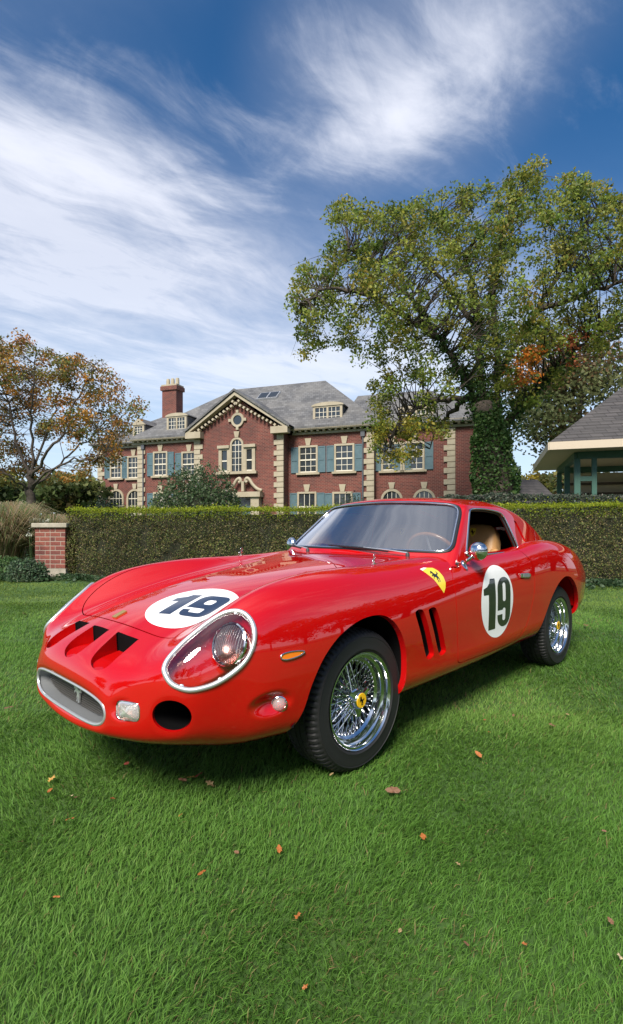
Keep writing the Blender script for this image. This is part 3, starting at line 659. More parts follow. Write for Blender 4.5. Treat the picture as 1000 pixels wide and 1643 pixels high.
# --- round shrubs: leaves over an inner mass
def shrub(name, label, c, r, n, cols, leaf=(.05, .10), group=None, cat='shrub', flower=None, seed=1, w=None, lump=.25):
    rg = np.random.default_rng(seed); root = obj(name, None, label=label, category=cat)
    if group: root['group'] = group
    root.location = c
    d = rg.normal(size=(n, 3)); d /= np.linalg.norm(d, axis=1, keepdims=True); d[:, 2] = np.abs(d[:, 2])*1.0-.12*(rg.random(n) < .3)
    th = np.arctan2(d[:, 1], d[:, 0]); lm = 1+lump*(value_noise(th*2+7, d[:, 2]*3, 1.1, seed+50)-.5)+lump*.8*(value_noise(th*5, d[:, 2]*6, 1.3, seed+51)-.5)
    rad = lm*(.84+.2*rg.random(n)**.6)
    P = d*rad[:, None]*np.array(r); P[:, 2] = np.maximum(P[:, 2], .03)
    C = pick(cols, n, w, .2, rg)*(.8+.35*value_noise(th*4, d[:, 2]*5, 1.7, seed+52))[:, None]
    if flower is not None: k = rg.random(n) < flower[1]; C[k] = np.array(flower[0])
    V, F, C2 = leaf_geo(P, rg.uniform(leaf[0], leaf[1], n), C, .35, .6, rg); obj('crown', col_mesh('crown', V, F, C2), M['leaf'], root)
    bm = bmesh.new(); bmesh.ops.create_icosphere(bm, subdivisions=3, radius=1)
    for v in bm.verts:
        t = math.atan2(v.co.y, v.co.x); l = 1+lump*(float(value_noise(np.array([t*2+7]), np.array([v.co.z*3]), 1.1, seed+50)[0])-.5); v.co = Vector((v.co.x*r[0]*.78*l, v.co.y*r[1]*.78*l, max(v.co.z, -.05)*r[2]*.80*l))
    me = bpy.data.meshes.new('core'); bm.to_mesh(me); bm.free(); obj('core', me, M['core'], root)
    mb = MB()
    for k in range(5):
        a = k*1.256; mb.tube([(0, 0, 0), (r[0]*.25*math.cos(a), r[1]*.25*math.sin(a), r[2]*.4), (r[0]*.55*math.cos(a), r[1]*.55*math.sin(a), r[2]*.75)], [.04, .03, .012], 6)
    mb.build('stem', M['bark'], root); return root
GREEN = [(.028, .062, .022), (.045, .090, .030), (.065, .115, .042)]; GREY = [(.085, .115, .080), (.055, .085, .055), (.12, .15, .11), (.04, .06, .035)]
shrub('flowering_shrub', 'large round dark green shrub with pale flowers before the mansion', (*at(316, Y=20.)[:2], .0), (2.15, 1.6, 3.15), 19000, [(.045, .085, .035), (.07, .12, .05), (.10, .15, .07), (.14, .18, .10)], (.07, .13), None, 'shrub', ((.45, .40, .36), .03), 3)
shrub('low_shrub', 'small grey green shrub above the car roof by the mansion', (*at(571, Y=17)[:2], 0), (.85, .7, 2.02), 5000, GREY, (.05, .09), None, 'shrub', None, 4)
shrub('low_shrub', 'tiny pointed evergreen in front of the mansion gable', (*at(427, Y=33)[:2], 0), (.45, .45, 2.3), 1500, GREEN, (.07, .12), None, 'shrub', None, 14)
shrub('low_shrub', 'grey green shrub before the left wing of the mansion', (*at(166, Y=26)[:2], 0), (1.9, 1.2, 2.2), 5000, GREY, (.08, .14), None, 'shrub', None, 5)
# grey green low hedge behind, in front of the pavilion
def low_hedge():
    rg = np.random.default_rng(15); root = obj('low_hedge', None, label='low grey green hedge behind the clipped hedge at right', category='hedge')
    n = 26000; x = rg.uniform(3.2, 11.5, n); d = rg.random(n)*1.2; h = 1.70+.10*value_noise(x, d, 1.3, 61)+.07*value_noise(x, d, 5, 62); top = rg.random(n) < .6
    z = np.where(top, h-np.abs(rg.normal(0, .05, n)), 1.2+(h-1.2)*rg.random(n)); y = np.where(top, 12.2+d, 12.2+.08*rg.normal(size=n))
    V, F, C = leaf_geo(np.c_[x, y, z], rg.uniform(.04, .075, n), pick(GREY+[(.16, .15, .12)], n, rg=rg), .4, .6, rg); obj('foliage', col_mesh('foliage', V, F, C), M['leaf'], root)
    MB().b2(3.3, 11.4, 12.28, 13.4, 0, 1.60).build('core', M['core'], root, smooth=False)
low_hedge()
# --- left border: plume grass, shrubs, white and mauve flowers
def plume_grass(label, c, h, spread, n, cols, seed):
    rg = np.random.default_rng(seed); root = obj('ornamental_grass', None, label=label, category='grass clump', group='ornamental grasses by the pier'); root.location = c
    a = rg.uniform(0, 2*math.pi, n); ln = h*rg.uniform(.55, 1.1, n); out = spread*np.abs(rg.normal(.55, .3, n)); b = np.c_[rg.normal(0, .10, n), rg.normal(0, .10, n), np.zeros(n)]
    dr = np.c_[np.cos(a), np.sin(a), np.zeros(n)]; sd = np.c_[-np.sin(a), np.cos(a), np.zeros(n)]*.006
    m1 = b+dr*(out*.35)[:, None]+np.c_[np.zeros((n, 2)), ln*.62]; m2 = b+dr*(out*.8)[:, None]+np.c_[np.zeros((n, 2)), ln*.9]; t = b+dr*(out*1.25)[:, None]+np.c_[np.zeros((n, 2)), ln*.80]
    V = np.stack([b-sd, b+sd, m1-sd, m1+sd, m2-sd*.8, m2+sd*.8, t], 1).reshape(-1, 3); i = np.arange(n)*7
    F = np.concatenate([np.stack(q, 1) for q in ((i, i+1, i+3), (i, i+3, i+2), (i+2, i+3, i+5), (i+2, i+5, i+4), (i+4, i+5, i+6))])
    obj('blades', col_mesh('blades', V, F, np.repeat(pick(cols, n, rg=rg), 7, 0)), M['leaf'], root)
TAN = [(.36, .28, .16), (.22, .23, .11), (.45, .36, .24), (.16, .20, .08)]
plume_grass('tan ornamental grass clump at the left picture edge', (-6.75, 11.5, 0), 1.62, 1.0, 4200, TAN, 31)
plume_grass('tan ornamental grass clump just left of the brick pier', (-6.0, 11.9, 0), 1.35, .8, 3000, TAN, 32)
shrub('border_shrub', 'green bush beyond the plume grasses at far left', (-8.2, 14.5, 0), (1.2, .9, 1.55), 5000, GREEN+[(.06, .11, .07)], (.06, .1), None, 'shrub', None, 33)
shrub('border_shrub', 'leafy green plant at the foot of the plume grass', (-6.2, 10.55, 0), (.55, .35, .42), 2600, [(.08, .16, .055), (.12, .20, .08)], (.05, .09), None, 'plant', None, 34)
shrub('border_shrub', 'low green plant in front of the pier base', (-5.45, 10.05, 0), (.40, .25, .42), 2400, [(.08, .14, .07), (.13, .19, .12)], (.04, .07), None, 'plant', None, 35)
shrub('border_shrub', 'mauve flowering plant at the left lawn edge', (-6.6, 10.0, 0), (.45, .25, .28), 1800, [(.09, .16, .08), (.13, .19, .12)], (.03, .06), None, 'plant', ((.38, .32, .52), .3), 36)
def white_flower(x, y, h, seed, label):
    root = obj('white_flower', None, label=label, category='flower', group='white flowers above the pier'); root.location = (x, y, 0); rg = np.random.default_rng(seed)
    MB().tube([(0, 0, 0), (.02, 0, h*.5), (0, .01, h)], .004, 5).build('stem', principled('stem_green', (.06, .12, .03), .6), root)
    n = 26; P = rg.normal(0, .026, (n, 3))+np.array([0, 0, h]); V, F, C = leaf_geo(P, .035, pick([(.75, .75, .68), (.6, .62, .5)], n, jit=.05, rg=rg), .3, .7, rg); obj('petals', col_mesh('petals', V, F, C), M['leaf'], root)
for k, (px, py) in enumerate(((49, 836), (56, 833), (63, 834), (70, 836), (76, 835), (50, 846))): p = at(px, py, Y=11.3); white_flower(p[0], p[1], p[2], 70+k, ('leftmost white flower head above the brick pier', 'second white flower head from left above the pier', 'third white flower head from left above the pier', 'fourth white flower head from left above the pier', 'rightmost white flower head above the brick pier', 'white flower head just below the leftmost one by the pier cap')[k])
p = at(47, 858, Y=10.2); white_flower(p[0], p[1], p[2], 90, 'single white flower on a stem left of the brick pier')
# ------------------------------------------------------------------ trees
def in_poly(x, y, P):
    P = np.asarray(P, float); ins = np.zeros(len(x), bool)
    for i in range(len(P)):
        a, b = P[i], P[(i+1) % len(P)]; c = (a[1] > y) != (b[1] > y); ins ^= c & (x < (b[0]-a[0])*(y-a[1])/(b[1]-a[1]+1e-12)+a[0])
    return ins
def grown_tree(name, label, base, limbs, outline, Y0, nclump, per, leaf, crad, cols, wts, spots=(), depth=3.5, hole=.32, seed=1, trunk_r=.5, limb_r=.24, bark='barkd', ivy=None, twig=.022, low_y=9999):
    """trunk and limbs follow given lines; leaf clumps fill the crown outline and hang on twigs grown from the nearest limb"""
    rg = np.random.default_rng(seed); s = Y0/840.24
    def W(px, py, d=0.): k = (Y0+d)/840.24; return np.array([(px-500)*k, Y0+d, max(1.083+(841.76-py)*k, 0.)])
    root = obj(name, None, label=label, category='tree'); org = W(*base); org[2] = 0; root.location = org
    mb = MB(); pts = []
    for k, lb in enumerate(limbs):
        P = spline([W(*q)-org for q in lb], 5, False); r0 = trunk_r if k == 0 else limb_r*(1.0 if k < 4 else .8); n = len(P); P[1:-1] += rg.normal(0, .06, (n-2, 3))
        t = np.linspace(0, 1, n); rr = r0*(1-t*(.45 if k == 0 else .86)); 
        if k == 0: rr[:3] *= (1.5, 1.25, 1.1)
        (MB().tube(P, rr, 10).build('trunk', M[bark], root, smooth=True) if k == 0 else mb.tube(P, rr, 7))
        for i in range(n): pts.append((P[i], rr[i], k))
    LP = np.array([p[0] for p in pts if p[2] > 0]); 
    O = np.array(outline, float); cx = rg.uniform(O[:, 0].min(), O[:, 0].max(), 8000); cy = rg.uniform(O[:, 1].min(), O[:, 1].max(), 8000)
    ok = in_poly(cx, cy, O) & (value_noise(cx, cy, 1/46., seed+5)*.65+value_noise(cx, cy, 1/19., seed+6)*.35 > hole+np.clip((cy-low_y)/160, 0, .14)); cx, cy = cx[ok][:nclump], cy[ok][:nclump]
    edge = np.clip(np.minimum.reduce([np.hypot(cx-q[0], cy-q[1]) for q in spline(O, 6)])/150, 0, 1)
    dz = rg.uniform(-1, 1, len(cx))*depth*(.25+.75*np.sqrt(edge))
    tl = np.array([q[:2] for q in limbs[0]]+[q[:2] for q in limbs[1][:3]]+[q[:2] for q in limbs[2][:3]], float); near = np.min(np.hypot(cx[:, None]-tl[None, :, 0], cy[:, None]-tl[None, :, 1]), 1) < 30
    dz = np.where(near, np.abs(dz)+1.2, dz)
    Cn = np.array([W(a, b, d) for a, b, d in zip(cx, cy, dz)])-org
    # twigs
    for c in Cn:
        d = np.linalg.norm(LP-c, axis=1)+.6*np.maximum(LP[:, 2]-c[2], 0); a = LP[int(np.argmin(d*(1+.5*rg.random(len(d)))))]; m = a*.5+c*.5+rg.normal(0, .12, 3)+np.array([0, 0, .12*np.linalg.norm(c-a)])
        L = np.linalg.norm(c-a); mb.tube([a, m, c], [twig*(1+.35*L), twig*.8, twig*.35], 5, cap=False)
        if rg.random() < .5: mb.tube([m, m+(c-m)*.6+rg.normal(0, .35, 3)], [twig*.6, twig*.2], 4, cap=False)
    mb.build('branches', M[bark], root, smooth=True, recalc=False)
    n = len(Cn)*per; ci = np.repeat(np.arange(len(Cn)), per); rc_ = rg.uniform(crad[0], crad[1], len(Cn))[ci]
    off = rg.normal(size=(n, 3)); off /= np.linalg.norm(off, axis=1, keepdims=True); off *= (rg.random(n)**.45*rc_)[:, None]; off[:, 2] *= .72; off[:, 2] -= .25*rc_*np.hypot(off[:, 0], off[:, 1])/rc_
    P = Cn[ci]+off
    base_c = pick(cols, len(Cn), wts, .12, rg)
    for (sx, sy, sr, sc, pr) in spots:
        k = (np.hypot(cx-sx, cy-sy) < sr) & (rg.random(len(cx)) < pr); base_c[k] = np.array(sc)*(1+rg.normal(0, .15, (k.sum(), 1)))
    C = base_c[ci]*(1+rg.normal(0, .22, (n, 1))); mixk = rg.random(n) < .25; C[mixk] = pick(cols, mixk.sum(), wts, .2, rg)
    V, F, C2 = leaf_geo(P, rg.uniform(leaf[0], leaf[1], n), C, .25, .62, rg, .08); obj('crown', col_mesh('crown', V, F, C2), M['leaf'], root)
    if ivy:
        P = []; n = ivy[0]; t = rg.random(n)*ivy[1]; T0 = spline([W(*q)-org for q in limbs[0]], 5, False); tt = np.linspace(0, 1, len(T0)); a = rg.uniform(0, 2*math.pi, n)
        cen = np.stack([np.interp(t, tt, T0[:, i]) for i in range(3)], 1); rad = ivy[2]*(1.05-.55*t)*(.70+.55*value_noise(a*1.6, t*9, 1, seed+9)+.2*rg.random(n))
        Q = cen+np.c_[np.cos(a)*rad, np.sin(a)*rad, rg.normal(0, .1, n)]
        for lb in limbs[1:ivy[3]]:
            T1 = spline([W(*q)-org for q in lb], 8, False); m = 2300; u = rg.random(m)**1.3*.6; cc = np.stack([np.interp(u, np.linspace(0, 1, len(T1)), T1[:, i]) for i in range(3)], 1); Q = np.r_[Q, cc+rg.normal(0, .34, (m, 3))*(1-1.3*u)[:, None]]
        V, F, C2 = leaf_geo(Q, rg.uniform(.09, .17, len(Q)), pick([(.038, .09, .023), (.06, .125, .033), (.09, .155, .05)], len(Q), jit=.2, rg=rg), .3, .8, rg); obj('ivy', col_mesh('ivy', V, F, C2), M['leaf'], root)
    return root
BIG_OUT = [(462,500),(480,430),(530,398),(505,370),(545,318),(600,335),(640,322),(690,312),(740,300),(800,292),(850,262),(890,258),(945,285),(1000,310),(1070,340),(1100,500),(1060,600),(985,545),(925,590),(880,640),(835,650),(780,640),(745,690),(715,730),(660,748),(612,740),(588,705),(602,640),(590,600),(575,560),(525,545),(490,568)]
grown_tree('broad_tree', 'huge ivy clad tree with green crown turning orange beside the mansion', (800, 842), [
 [(800,842,0),(798,780,0),(790,720,0),(785,680,0),(775,650,0)],
 [(776,665,1.2),(748,612,0.6),(722,568,0.3),(690,520,0.0),(650,470,-0.3),(600,425,-0.6),(560,400,-0.6)],
 [(775,655,1.2),(770,590,1.8),(765,520,2.1),(755,450,1.8),(722,385,1.5),(690,335,1.2)],
 [(788,690,1.2),(800,600,1.8),(790,480,1.8),(800,390,2.4),(838,310,2.4),(872,275,2.4)],
 [(796,705,1.2),(832,655,0.6),(872,612,0.0),(920,565,-0.3),(965,535,-0.6),(1030,505,-0.6)],
 [(800,600,1.8),(860,500,1.2),(910,420,1.8),(950,352,1.8),(992,325,1.8)],
 [(750,640,0.9),(700,642,0.3),(660,665,0.0),(632,695,-0.3),(618,725,-0.6)],
 [(700,540,0.0),(640,500,-0.9),(580,470,-1.5),(520,465,-1.8),(482,485,-1.8)],
 [(765,520,2.1),(700,440,2.4),(640,385,2.4),(580,345,2.4)],
 [(860,500,1.2),(940,470,0.0),(1020,450,-0.6),(1080,440,-0.6)],
 [(750,640,0.9),(720,665,2.4),(700,690,3.0),(690,720,3.0)]],
 BIG_OUT, 22, 1080, 66, (.10, .175), (.30, .60), [(.125, .18, .032), (.185, .23, .040), (.25, .265, .048), (.31, .28, .052), (.08, .125, .027)], (3, 4, 3, 1.4, 2),
 [(845, 585, 24, (.46, .16, .02), .9), (925, 556, 25, (.30, .085, .03), .7), (850, 478, 18, (.28, .20, .03), .6), (832, 605, 14, (.38, .13, .03), .8), (700, 720, 45, (.34, .25, .03), .6), (640, 715, 50, (.32, .27, .035), .6), (620, 640, 40, (.26, .26, .04), .6)],
 4.2, .30, 41, .74, .17, 'barkd', (9000, .95, .86, 5), .018, 600)
grown_tree('autumn_tree', 'sparse orange and olive autumn tree left of the mansion', (50, 842), [
 [(50,842,0),(51,810,0),(49,780,0),(50,755,0)],
 [(50,775,0),(30,720,.5),(15,660,1),(5,600,1),(0,560,1)],
 [(50,765,0),(52,690,0),(55,620,-.5),(58,560,-.5)],
 [(50,770,0),(85,715,-1),(115,660,-1),(140,610,-1.5),(155,580,-1.5)],
 [(52,785,0),(95,745,1),(140,705,1),(185,665,1.5),(215,648,1.5)],
 [(48,790,0),(10,760,-1),(-30,730,-1),(-70,690,-1.5)],
 [(50,755,0),(80,680,.5),(95,620,.5),(100,575,.5)],
 [(50,780,0),(110,740,-1),(150,735,-1.2),(190,715,-1.5)]],
 [(-100,600),(-60,555),(-10,540),(35,538),(65,560),(105,568),(150,572),(180,600),(205,640),(232,648),(215,690),(190,735),(150,765),(110,770),(60,775),(0,775),(-60,770),(-110,700)], 24, 440, 66, (.09, .16), (.30, .62),
 [(.33, .17, .05), (.42, .21, .04), (.22, .19, .05), (.15, .165, .045), (.48, .28, .06)], (3, 2, 3, 3, 1), (), 3.0, .30, 43, .24, .075, 'barkd', None, .013)
# trees standing farther off
def far_tree(label, px, Y, top, rx, cols, seed, n=1500, leaf=(.3, .55), wts=None, low=.25, group='trees beyond the mansion grounds', dens=1., z0=0.):
    s = Y/840.24; H = 1.083+(841.76-top)*s; c = ((px-500)*s, Y, 0)
    return simple_tree('distant_tree', label, c, H, rx*s, n, leaf, cols, wts, seed, group, low)
def simple_tree(name, label, c, H, r, n, leaf, cols, wts, seed, group, low=.25):
    rg = np.random.default_rng(seed); root = obj(name, None, label=label, category='tree', group=group); root.location = c
    MB().tube([(0, 0, 0), (.1, .05, H*.3), (0, 0, H*.75)], [H*.028, H*.02, H*.006], 8).build('trunk', M['barkd'], root, smooth=True)
    m = 26; cen = rg.normal(size=(m, 3)); cen /= np.linalg.norm(cen, axis=1, keepdims=True); cen *= rg.uniform(.45, .95, (m, 1)); cen = cen*np.array([r*.8, r*.8, H*(1-low)*.42])+np.array([0, 0, H*(low+(1-low)*.5)])
    mb = MB()
    for q in cen[:14]: mb.tube([(0, 0, H*rg.uniform(.22, .5)), tuple(q*.5+np.array([0, 0, H*.22])), tuple(q)], [H*.010, H*.007, H*.002], 5, cap=False)
    mb.build('branches', M['barkd'], root, smooth=True, recalc=False)
    ci = rg.integers(0, m, n); off = rg.normal(size=(n, 3)); off /= np.linalg.norm(off, axis=1, keepdims=True); off *= (rg.random(n)**.4)[:, None]*np.array([r*.42, r*.42, H*.13]); P = cen[ci]+off
    C = pick(cols, m, wts, .15, rg)[ci]*(1+rg.normal(0, .2, (n, 1))); V, F, C2 = leaf_geo(P, rg.uniform(leaf[0], leaf[1], n), C, .25, .65, rg); obj('crown', col_mesh('crown', V, F, C2), M['leaf'], root); return root
OR = [(.30, .18, .05), (.22, .17, .05), (.36, .22, .05)]; OLV = [(.07, .10, .035), (.10, .125, .045), (.13, .145, .05)]
far_tree('orange brown tree low behind the autumn tree', 105, 40, 752, 75, OLV+[(.16, .15, .05)], 101, 2600)
far_tree('dark olive tree at the far left edge behind the lawn', 10, 46, 748, 70, OLV, 102, 2600)
far_tree('dark green tree between autumn tree and mansion', 140, 52, 770, 60, OLV, 103, 2200)
far_tree('orange tree low at the left picture edge', -40, 42, 735, 60, OLV+OR[:1], 104, 2000)
far_tree('thin leaved pale tree behind the pavilion roof', 930, 36, 545, 130, [(.09, .11, .045), (.13, .14, .06), (.16, .11, .05)], 105, 15000, (.20, .36), None, .3)
far_tree('pale tree behind the pavilion at the right edge', 1050, 38, 600, 110, [(.09, .11, .045), (.13, .14, .06)], 106, 2600, (.2, .35), None, .25)
far_tree('small yellow tree glimpsed behind the pavilion posts', 860, 48, 742, 28, [(.30, .24, .03), (.16, .16, .03)], 107, 900, (.25, .45), None, .2)
far_tree('tall tree behind the right part of the mansion', 735, 60, 650, 90, OLV, 108, 2200, (.4, .7), None, .3)
# trees behind the photographer and to the right: they stand in the car's reflections
k = 0
RING = [(-30, -2, 11), (-27, -12, 11.5), (-12, -24, 11), (-5, -25, 12), (2, -24, 10.5), (9, -22, 11.5), (15, -19, 10), (19.5, -14, 11), (23, -8.5, 9.5), (25, -3, 10.5), (26.5, 2.5, 9.5), (28, 8, 10.5), (30, 13.5, 10), (32, 19, 11)]
for (x, y, H) in RING:
    r = 4.3+.35*((k*7) % 4)
    simple_tree('lawn_tree', 'green tree on the lawn behind the photographer, seen only as a reflection', (x, y, 0), H, r, 4200, (.30, .55), OLV+[(.04, .07, .02)], None, 200+k, 'trees behind the photographer', .05); k += 1
def woods():
    rg = np.random.default_rng(600); n = 26000; x = rg.uniform(-120, 120, n); y = rg.uniform(88, 104, n); h = 5.5+4.5*value_noise(x, y*0, .09, 601)+2.*value_noise(x, y*0, .4, 602); z = h*rg.random(n)**.6
    V, F, C = leaf_geo(np.c_[x, y, z], rg.uniform(.8, 1.5, n), pick(OLV+[(.13, .12, .04), (.16, .10, .03)], n, jit=.2, rg=rg), .2, .7, rg)
    obj('distant_woods', col_mesh('distant_woods', V, F, C), M['leaf'], kind='stuff', label='far wood closing the view behind the garden', category='woods')
woods()
# ------------------------------------------------------------------ open pavilion at right
def pavilion():
    root = obj('park_pavilion', None, label='open pavilion with shingled hip roof and green posts at right', category='pavilion'); cx, cy = 6.38, 14.; ang = math.atan2(-.33, .944); root.location = (cx, cy, 0); root.rotation_euler = (0, 0, ang)
    Lx, Ly, Z = 8.0, 5.7, 3.13; ax_, ay_, az = Lx/2, Ly/2, 5.75
    V = [(0, 0, Z+.16), (Lx, 0, Z+.16), (Lx, Ly, Z+.16), (0, Ly, Z+.16), (2.9, ay_, az), (Lx-2.9, ay_, az)]
    obj('roof', mesh_from('roof', V, [(0, 1, 5, 4), (1, 2, 5), (2, 3, 4, 5), (3, 0, 4)], None, False), M['shingle'], root)
    # shingle courses as real steps on the two slopes in view
    n = 26
    for k in range(n):
        t0, t1 = k/n, (k+1)/n; A = np.array(V[0]); B = np.array(V[1]); P = np.array(V[4]); Q = np.array(V[5]); up = np.array([0, -.003, .014])
        a0, b0, a1, b1 = A+(P-A)*t0, B+(Q-B)*t0, A+(P-A)*t1, B+(Q-B)*t1
        Vc = [a0+up, b0+up, b1+up*.2, a1+up*.2, a0, b0]; obj('shingle_course', mesh_from('shingle_course', Vc, [(0, 1, 2, 3), (4, 5, 1, 0)], None, False), M['shingle'], root)
    f = MB(); f.b2(-.02, Lx+.02, -.05, 0, Z-.05, Z+.155); f.b2(-.05, 0, 0, Ly, Z-.049, Z+.154); f.b2(-.02, Lx+.02, Ly, Ly+.05, Z-.05, Z+.155); f.build('fascia', M['fascia'], root, smooth=False)
    MB().b2(.0, Lx, .0, Ly, Z-.045, Z-.02).build('soffit', M['fascia'], root, smooth=False)
    bm = MB(); i = .75; bm.b2(i, Lx-i, i-.07, i+.07, Z-.24, Z-.047); bm.b2(i-.07, i+.07, i, Ly-i, Z-.241, Z-.048); bm.b2(i, Lx-i, Ly-i-.07, Ly-i+.07, Z-.24, Z-.047); bm.build('beam', M['ggreen'], root, smooth=False)
    for (x, y, d) in ((i, i, 1), (i, Ly-i, 0), (i, Ly/2, 0), (Lx/2, i, 0), (Lx/2, Ly-i, 0), (Lx-i, i, 0), (Lx-i, Ly-i, 0)):
        p = MB(); p.b2(x-.075, x+.075, y-.075, y+.075, 0, Z-.241)
        if d:
            p.b2(x+.36, x+.48, y-.06, y+.06, 0, Z-.241); p.b2(x+.075, x+.36, y-.05, y+.05, Z-.85, Z-.72); p.b2(x+.075, x+.36, y-.05, y+.05, Z-1.35, Z-1.24)
        p.build('post', M['ggreen'], root, smooth=False)
    for z in (1.75, 2.1, 2.45): MB().b2(i, Lx-i, Ly-i-.04, Ly-i+.04, z, z+.09).build('rail', M['dwood'], root, smooth=False)
    MB().b2(i+.2, Lx-i, Ly-i+.15, Ly-i+.22, .3, Z-.25).build('back_screen', M['fascia'], root, smooth=False)
    MB().b2(-.2, Lx+.2, -.2, Ly+.2, 0, .12).build('slab', M['stoneg'], root, smooth=False)
M['shingle'] = slate_mat('shingles', (.072, .066, .066), (.046, .043, .044), (.085, .078, .075), .30, .13); M['fascia'] = principled('beige_boards', (.50, .42, .32), .6); M['ggreen'] = principled('green_paint', (.035, .10, .075), .5); M['dwood'] = principled('dark_wood', (.06, .045, .035), .7)
pavilion()
def shed():
    root = obj('low_shed', None, label='low dark shingled shed roof between tree and pavilion', category='shed'); p = at(852, 770, Y=21); root.location = (p[0], p[1], 0)
    V = [(-1.2, 0, 1.9), (1.3, 0, 1.9), (1.3, 2.4, 3.1), (-1.2, 2.4, 3.1)]; obj('roof', mesh_from('roof', V+[(v[0], v[1], v[2]-.1) for v in V], [(0, 1, 2, 3), (4, 7, 6, 5), (0, 4, 5, 1), (1, 5, 6, 2), (2, 6, 7, 3), (3, 7, 4, 0)], None, False), M['shingle'], root)
    MB().b2(-1.0, 1.1, .2, 2.3, 0, 1.9).build('wall', M['dwood'], root, smooth=False); MB().tube([(-1.25, -.03, 1.86), (1.35, -.03, 1.86)], .05, 6).build('gutter', M['fascia'], root)
shed()
# ------------------------------------------------------------------ fallen leaves
LEAFC = {'y': (.42, .24, .05), 'o': (.34, .11, .025), 'r': (.28, .05, .022), 'b': (.17, .085, .045), 't': (.30, .21, .10), 'p': (.42, .34, .20)}
LM = {k: vary(principled('fallen_leaf_'+n, c, .6), tuple(v*.8 for v in c), tuple(min(1, v*1.15) for v in c), 60) for (k, c), n in zip(LEAFC.items(), ('yellow', 'orange', 'red', 'brown', 'tan', 'pale'))}
def leaf_mesh():
    o = [(0, -.5), (.14, -.36), (.34, -.30), (.26, -.10), (.42, .08), (.22, .16), (.16, .36), (0, .52), (-.16, .36), (-.24, .14), (-.42, .06), (-.25, -.12), (-.33, -.30), (-.13, -.37)]
    V = [(0, 0, .0)]+[(x, y, .22*x*x+.12*y*abs(y)+.05*math.sin(9*x)) for x, y in o]; n = len(o)
    F = [(0, i+1, (i+1) % n+1) for i in range(n)]; V += [(.0, -.5, -.05), (.02, -.85, .05), (-.02, -.85, .05)]; F += [(n+1, n+2, n+3)]
    me = mesh_from('leaf', V, F, None, False); return me
LME = leaf_mesh()
def fallen(px, py, size, c, label, seed, group='fallen leaves on the lawn', tilt=.45):
    rg = random.Random(seed); z = .035; Y = 840.24*(1.083-z)/(py-841.76); me = LME.copy(); me.materials.append(LM[c])
    o = obj('fallen_leaf', me, None, None, label=label, category='leaf', group=group); o.location = ((px-500)/840.24*Y, Y, z); o.scale = (size*.62, size*.85, size*1.1); o.rotation_euler = (rg.uniform(-tilt, tilt), rg.uniform(-tilt, tilt), rg.uniform(0, 6.28))
BIGL = [(83, 1249, .055, 'y', 'yellow curled leaf on the grass, largest left of the car nose'), (80, 1268, .04, 'o', 'orange leaf just below the large yellow leaf at left'), (113, 1277, .045, 'p', 'pale cream leaf on the grass below the car mouth'), (112, 1314, .045, 'o', 'orange yellow leaf lowest of the group at left'), (182, 1281, .035, 'r', 'small red leaf on the grass under the fog lamp'),
 (337, 1257, .06, 't', 'tan upright leaf on the grass before the front wheel'), (293, 1251, .05, 'b', 'brown leaf at the left of the cluster under the brake duct'), (307, 1247, .05, 'y', 'yellow leaf in the cluster under the brake duct'), (319, 1243, .045, 'r', 'red leaf at the right of the cluster under the brake duct'), (203, 1225, .04, 'r', 'dull red leaf in the shadow under the car nose'),
 (631, 1268, .075, 'b', 'tall brown leaf standing in the grass near the front wheel'), (768, 1210, .05, 'o', 'orange leaf on the grass right of the front wheel'), (448, 1362, .042, 'o', 'orange leaf on the open grass below the car, centre'), (324, 1400, .042, 'o', 'orange leaf on the open grass, lower left of centre'), (478, 1469, .040, 'o', 'orange leaf nearest the bottom of the picture, centre'), (679, 1342, .045, 'o', 'orange leaf on the open grass at lower right'), (40, 985, .12, 't', 'large tan leaf on the sunny grass at left'), (14, 1135, .06, 'b', 'brown leaf at the left edge beside the car nose'), (995, 1535, .03, 'p', 'pale leaf at the lower right picture edge'), (886, 1163, .05, 'b', 'brown leaf on the grass below the rear wheel'), (940, 1003, .10, 'b', 'rusty leaf on the grass right of the rear wheel')]
for i, (x, y, s, c, l) in enumerate(BIGL): fallen(x, y, s, c, l, 300+i)
rl = random.Random(77)
for i in range(46):
    y = rl.choice([rl.uniform(955, 1100), rl.uniform(1100, 1600)]); x = rl.uniform(5, 995)
    if y < 1240 and 40 < x < 930 and y > 940 and not (x > 660 and y > 1120): continue
    fallen(x, y, rl.uniform(.018, .03)*(1.6 if y < 1100 else 1), rl.choice('obrtb'), 'tiny dry leaf scattered on the lawn', 400+i, 'tiny scattered leaves')
# ------------------------------------------------------------------ car surfaces: smooth spline skins in car space
# u runs from the front axle to the rear, v to the car's left side, w up (metres)
def bs_matrix(ts, n):
    M = np.zeros((len(ts), n + 2))
    i = np.clip(np.floor(ts).astype(int), 0, n - 2)
    x = ts - i
    b = np.stack([(1-x)**3/6, (3*x**3-6*x**2+4)/6, (-3*x**3+3*x**2+3*x+1)/6, x**3/6], 1)
    for k in range(4):
        M[np.arange(len(ts)), i + k] += b[:, k]
    return M
def fold(C, mir0, mir1):
    a = C[1] * np.array([1, -1, 1]) if mir0 else 2*C[0] - C[1]
    b = C[-2] * np.array([1, -1, 1]) if mir1 else 2*C[-1] - C[-2]
    return np.concatenate([a[None], C, b[None]], 0)
def bs_eval(C, s, t, m=(0, 0, 1, 1)):
    A = fold(C, m[0], m[1])
    A = np.einsum('si,ijk->sjk', bs_matrix(s, C.shape[0]), A)
    A = np.swapaxes(fold(np.swapaxes(A, 0, 1), m[2], m[3]), 0, 1)
    return np.einsum('tj,sjk->stk', bs_matrix(t, C.shape[1]), A)
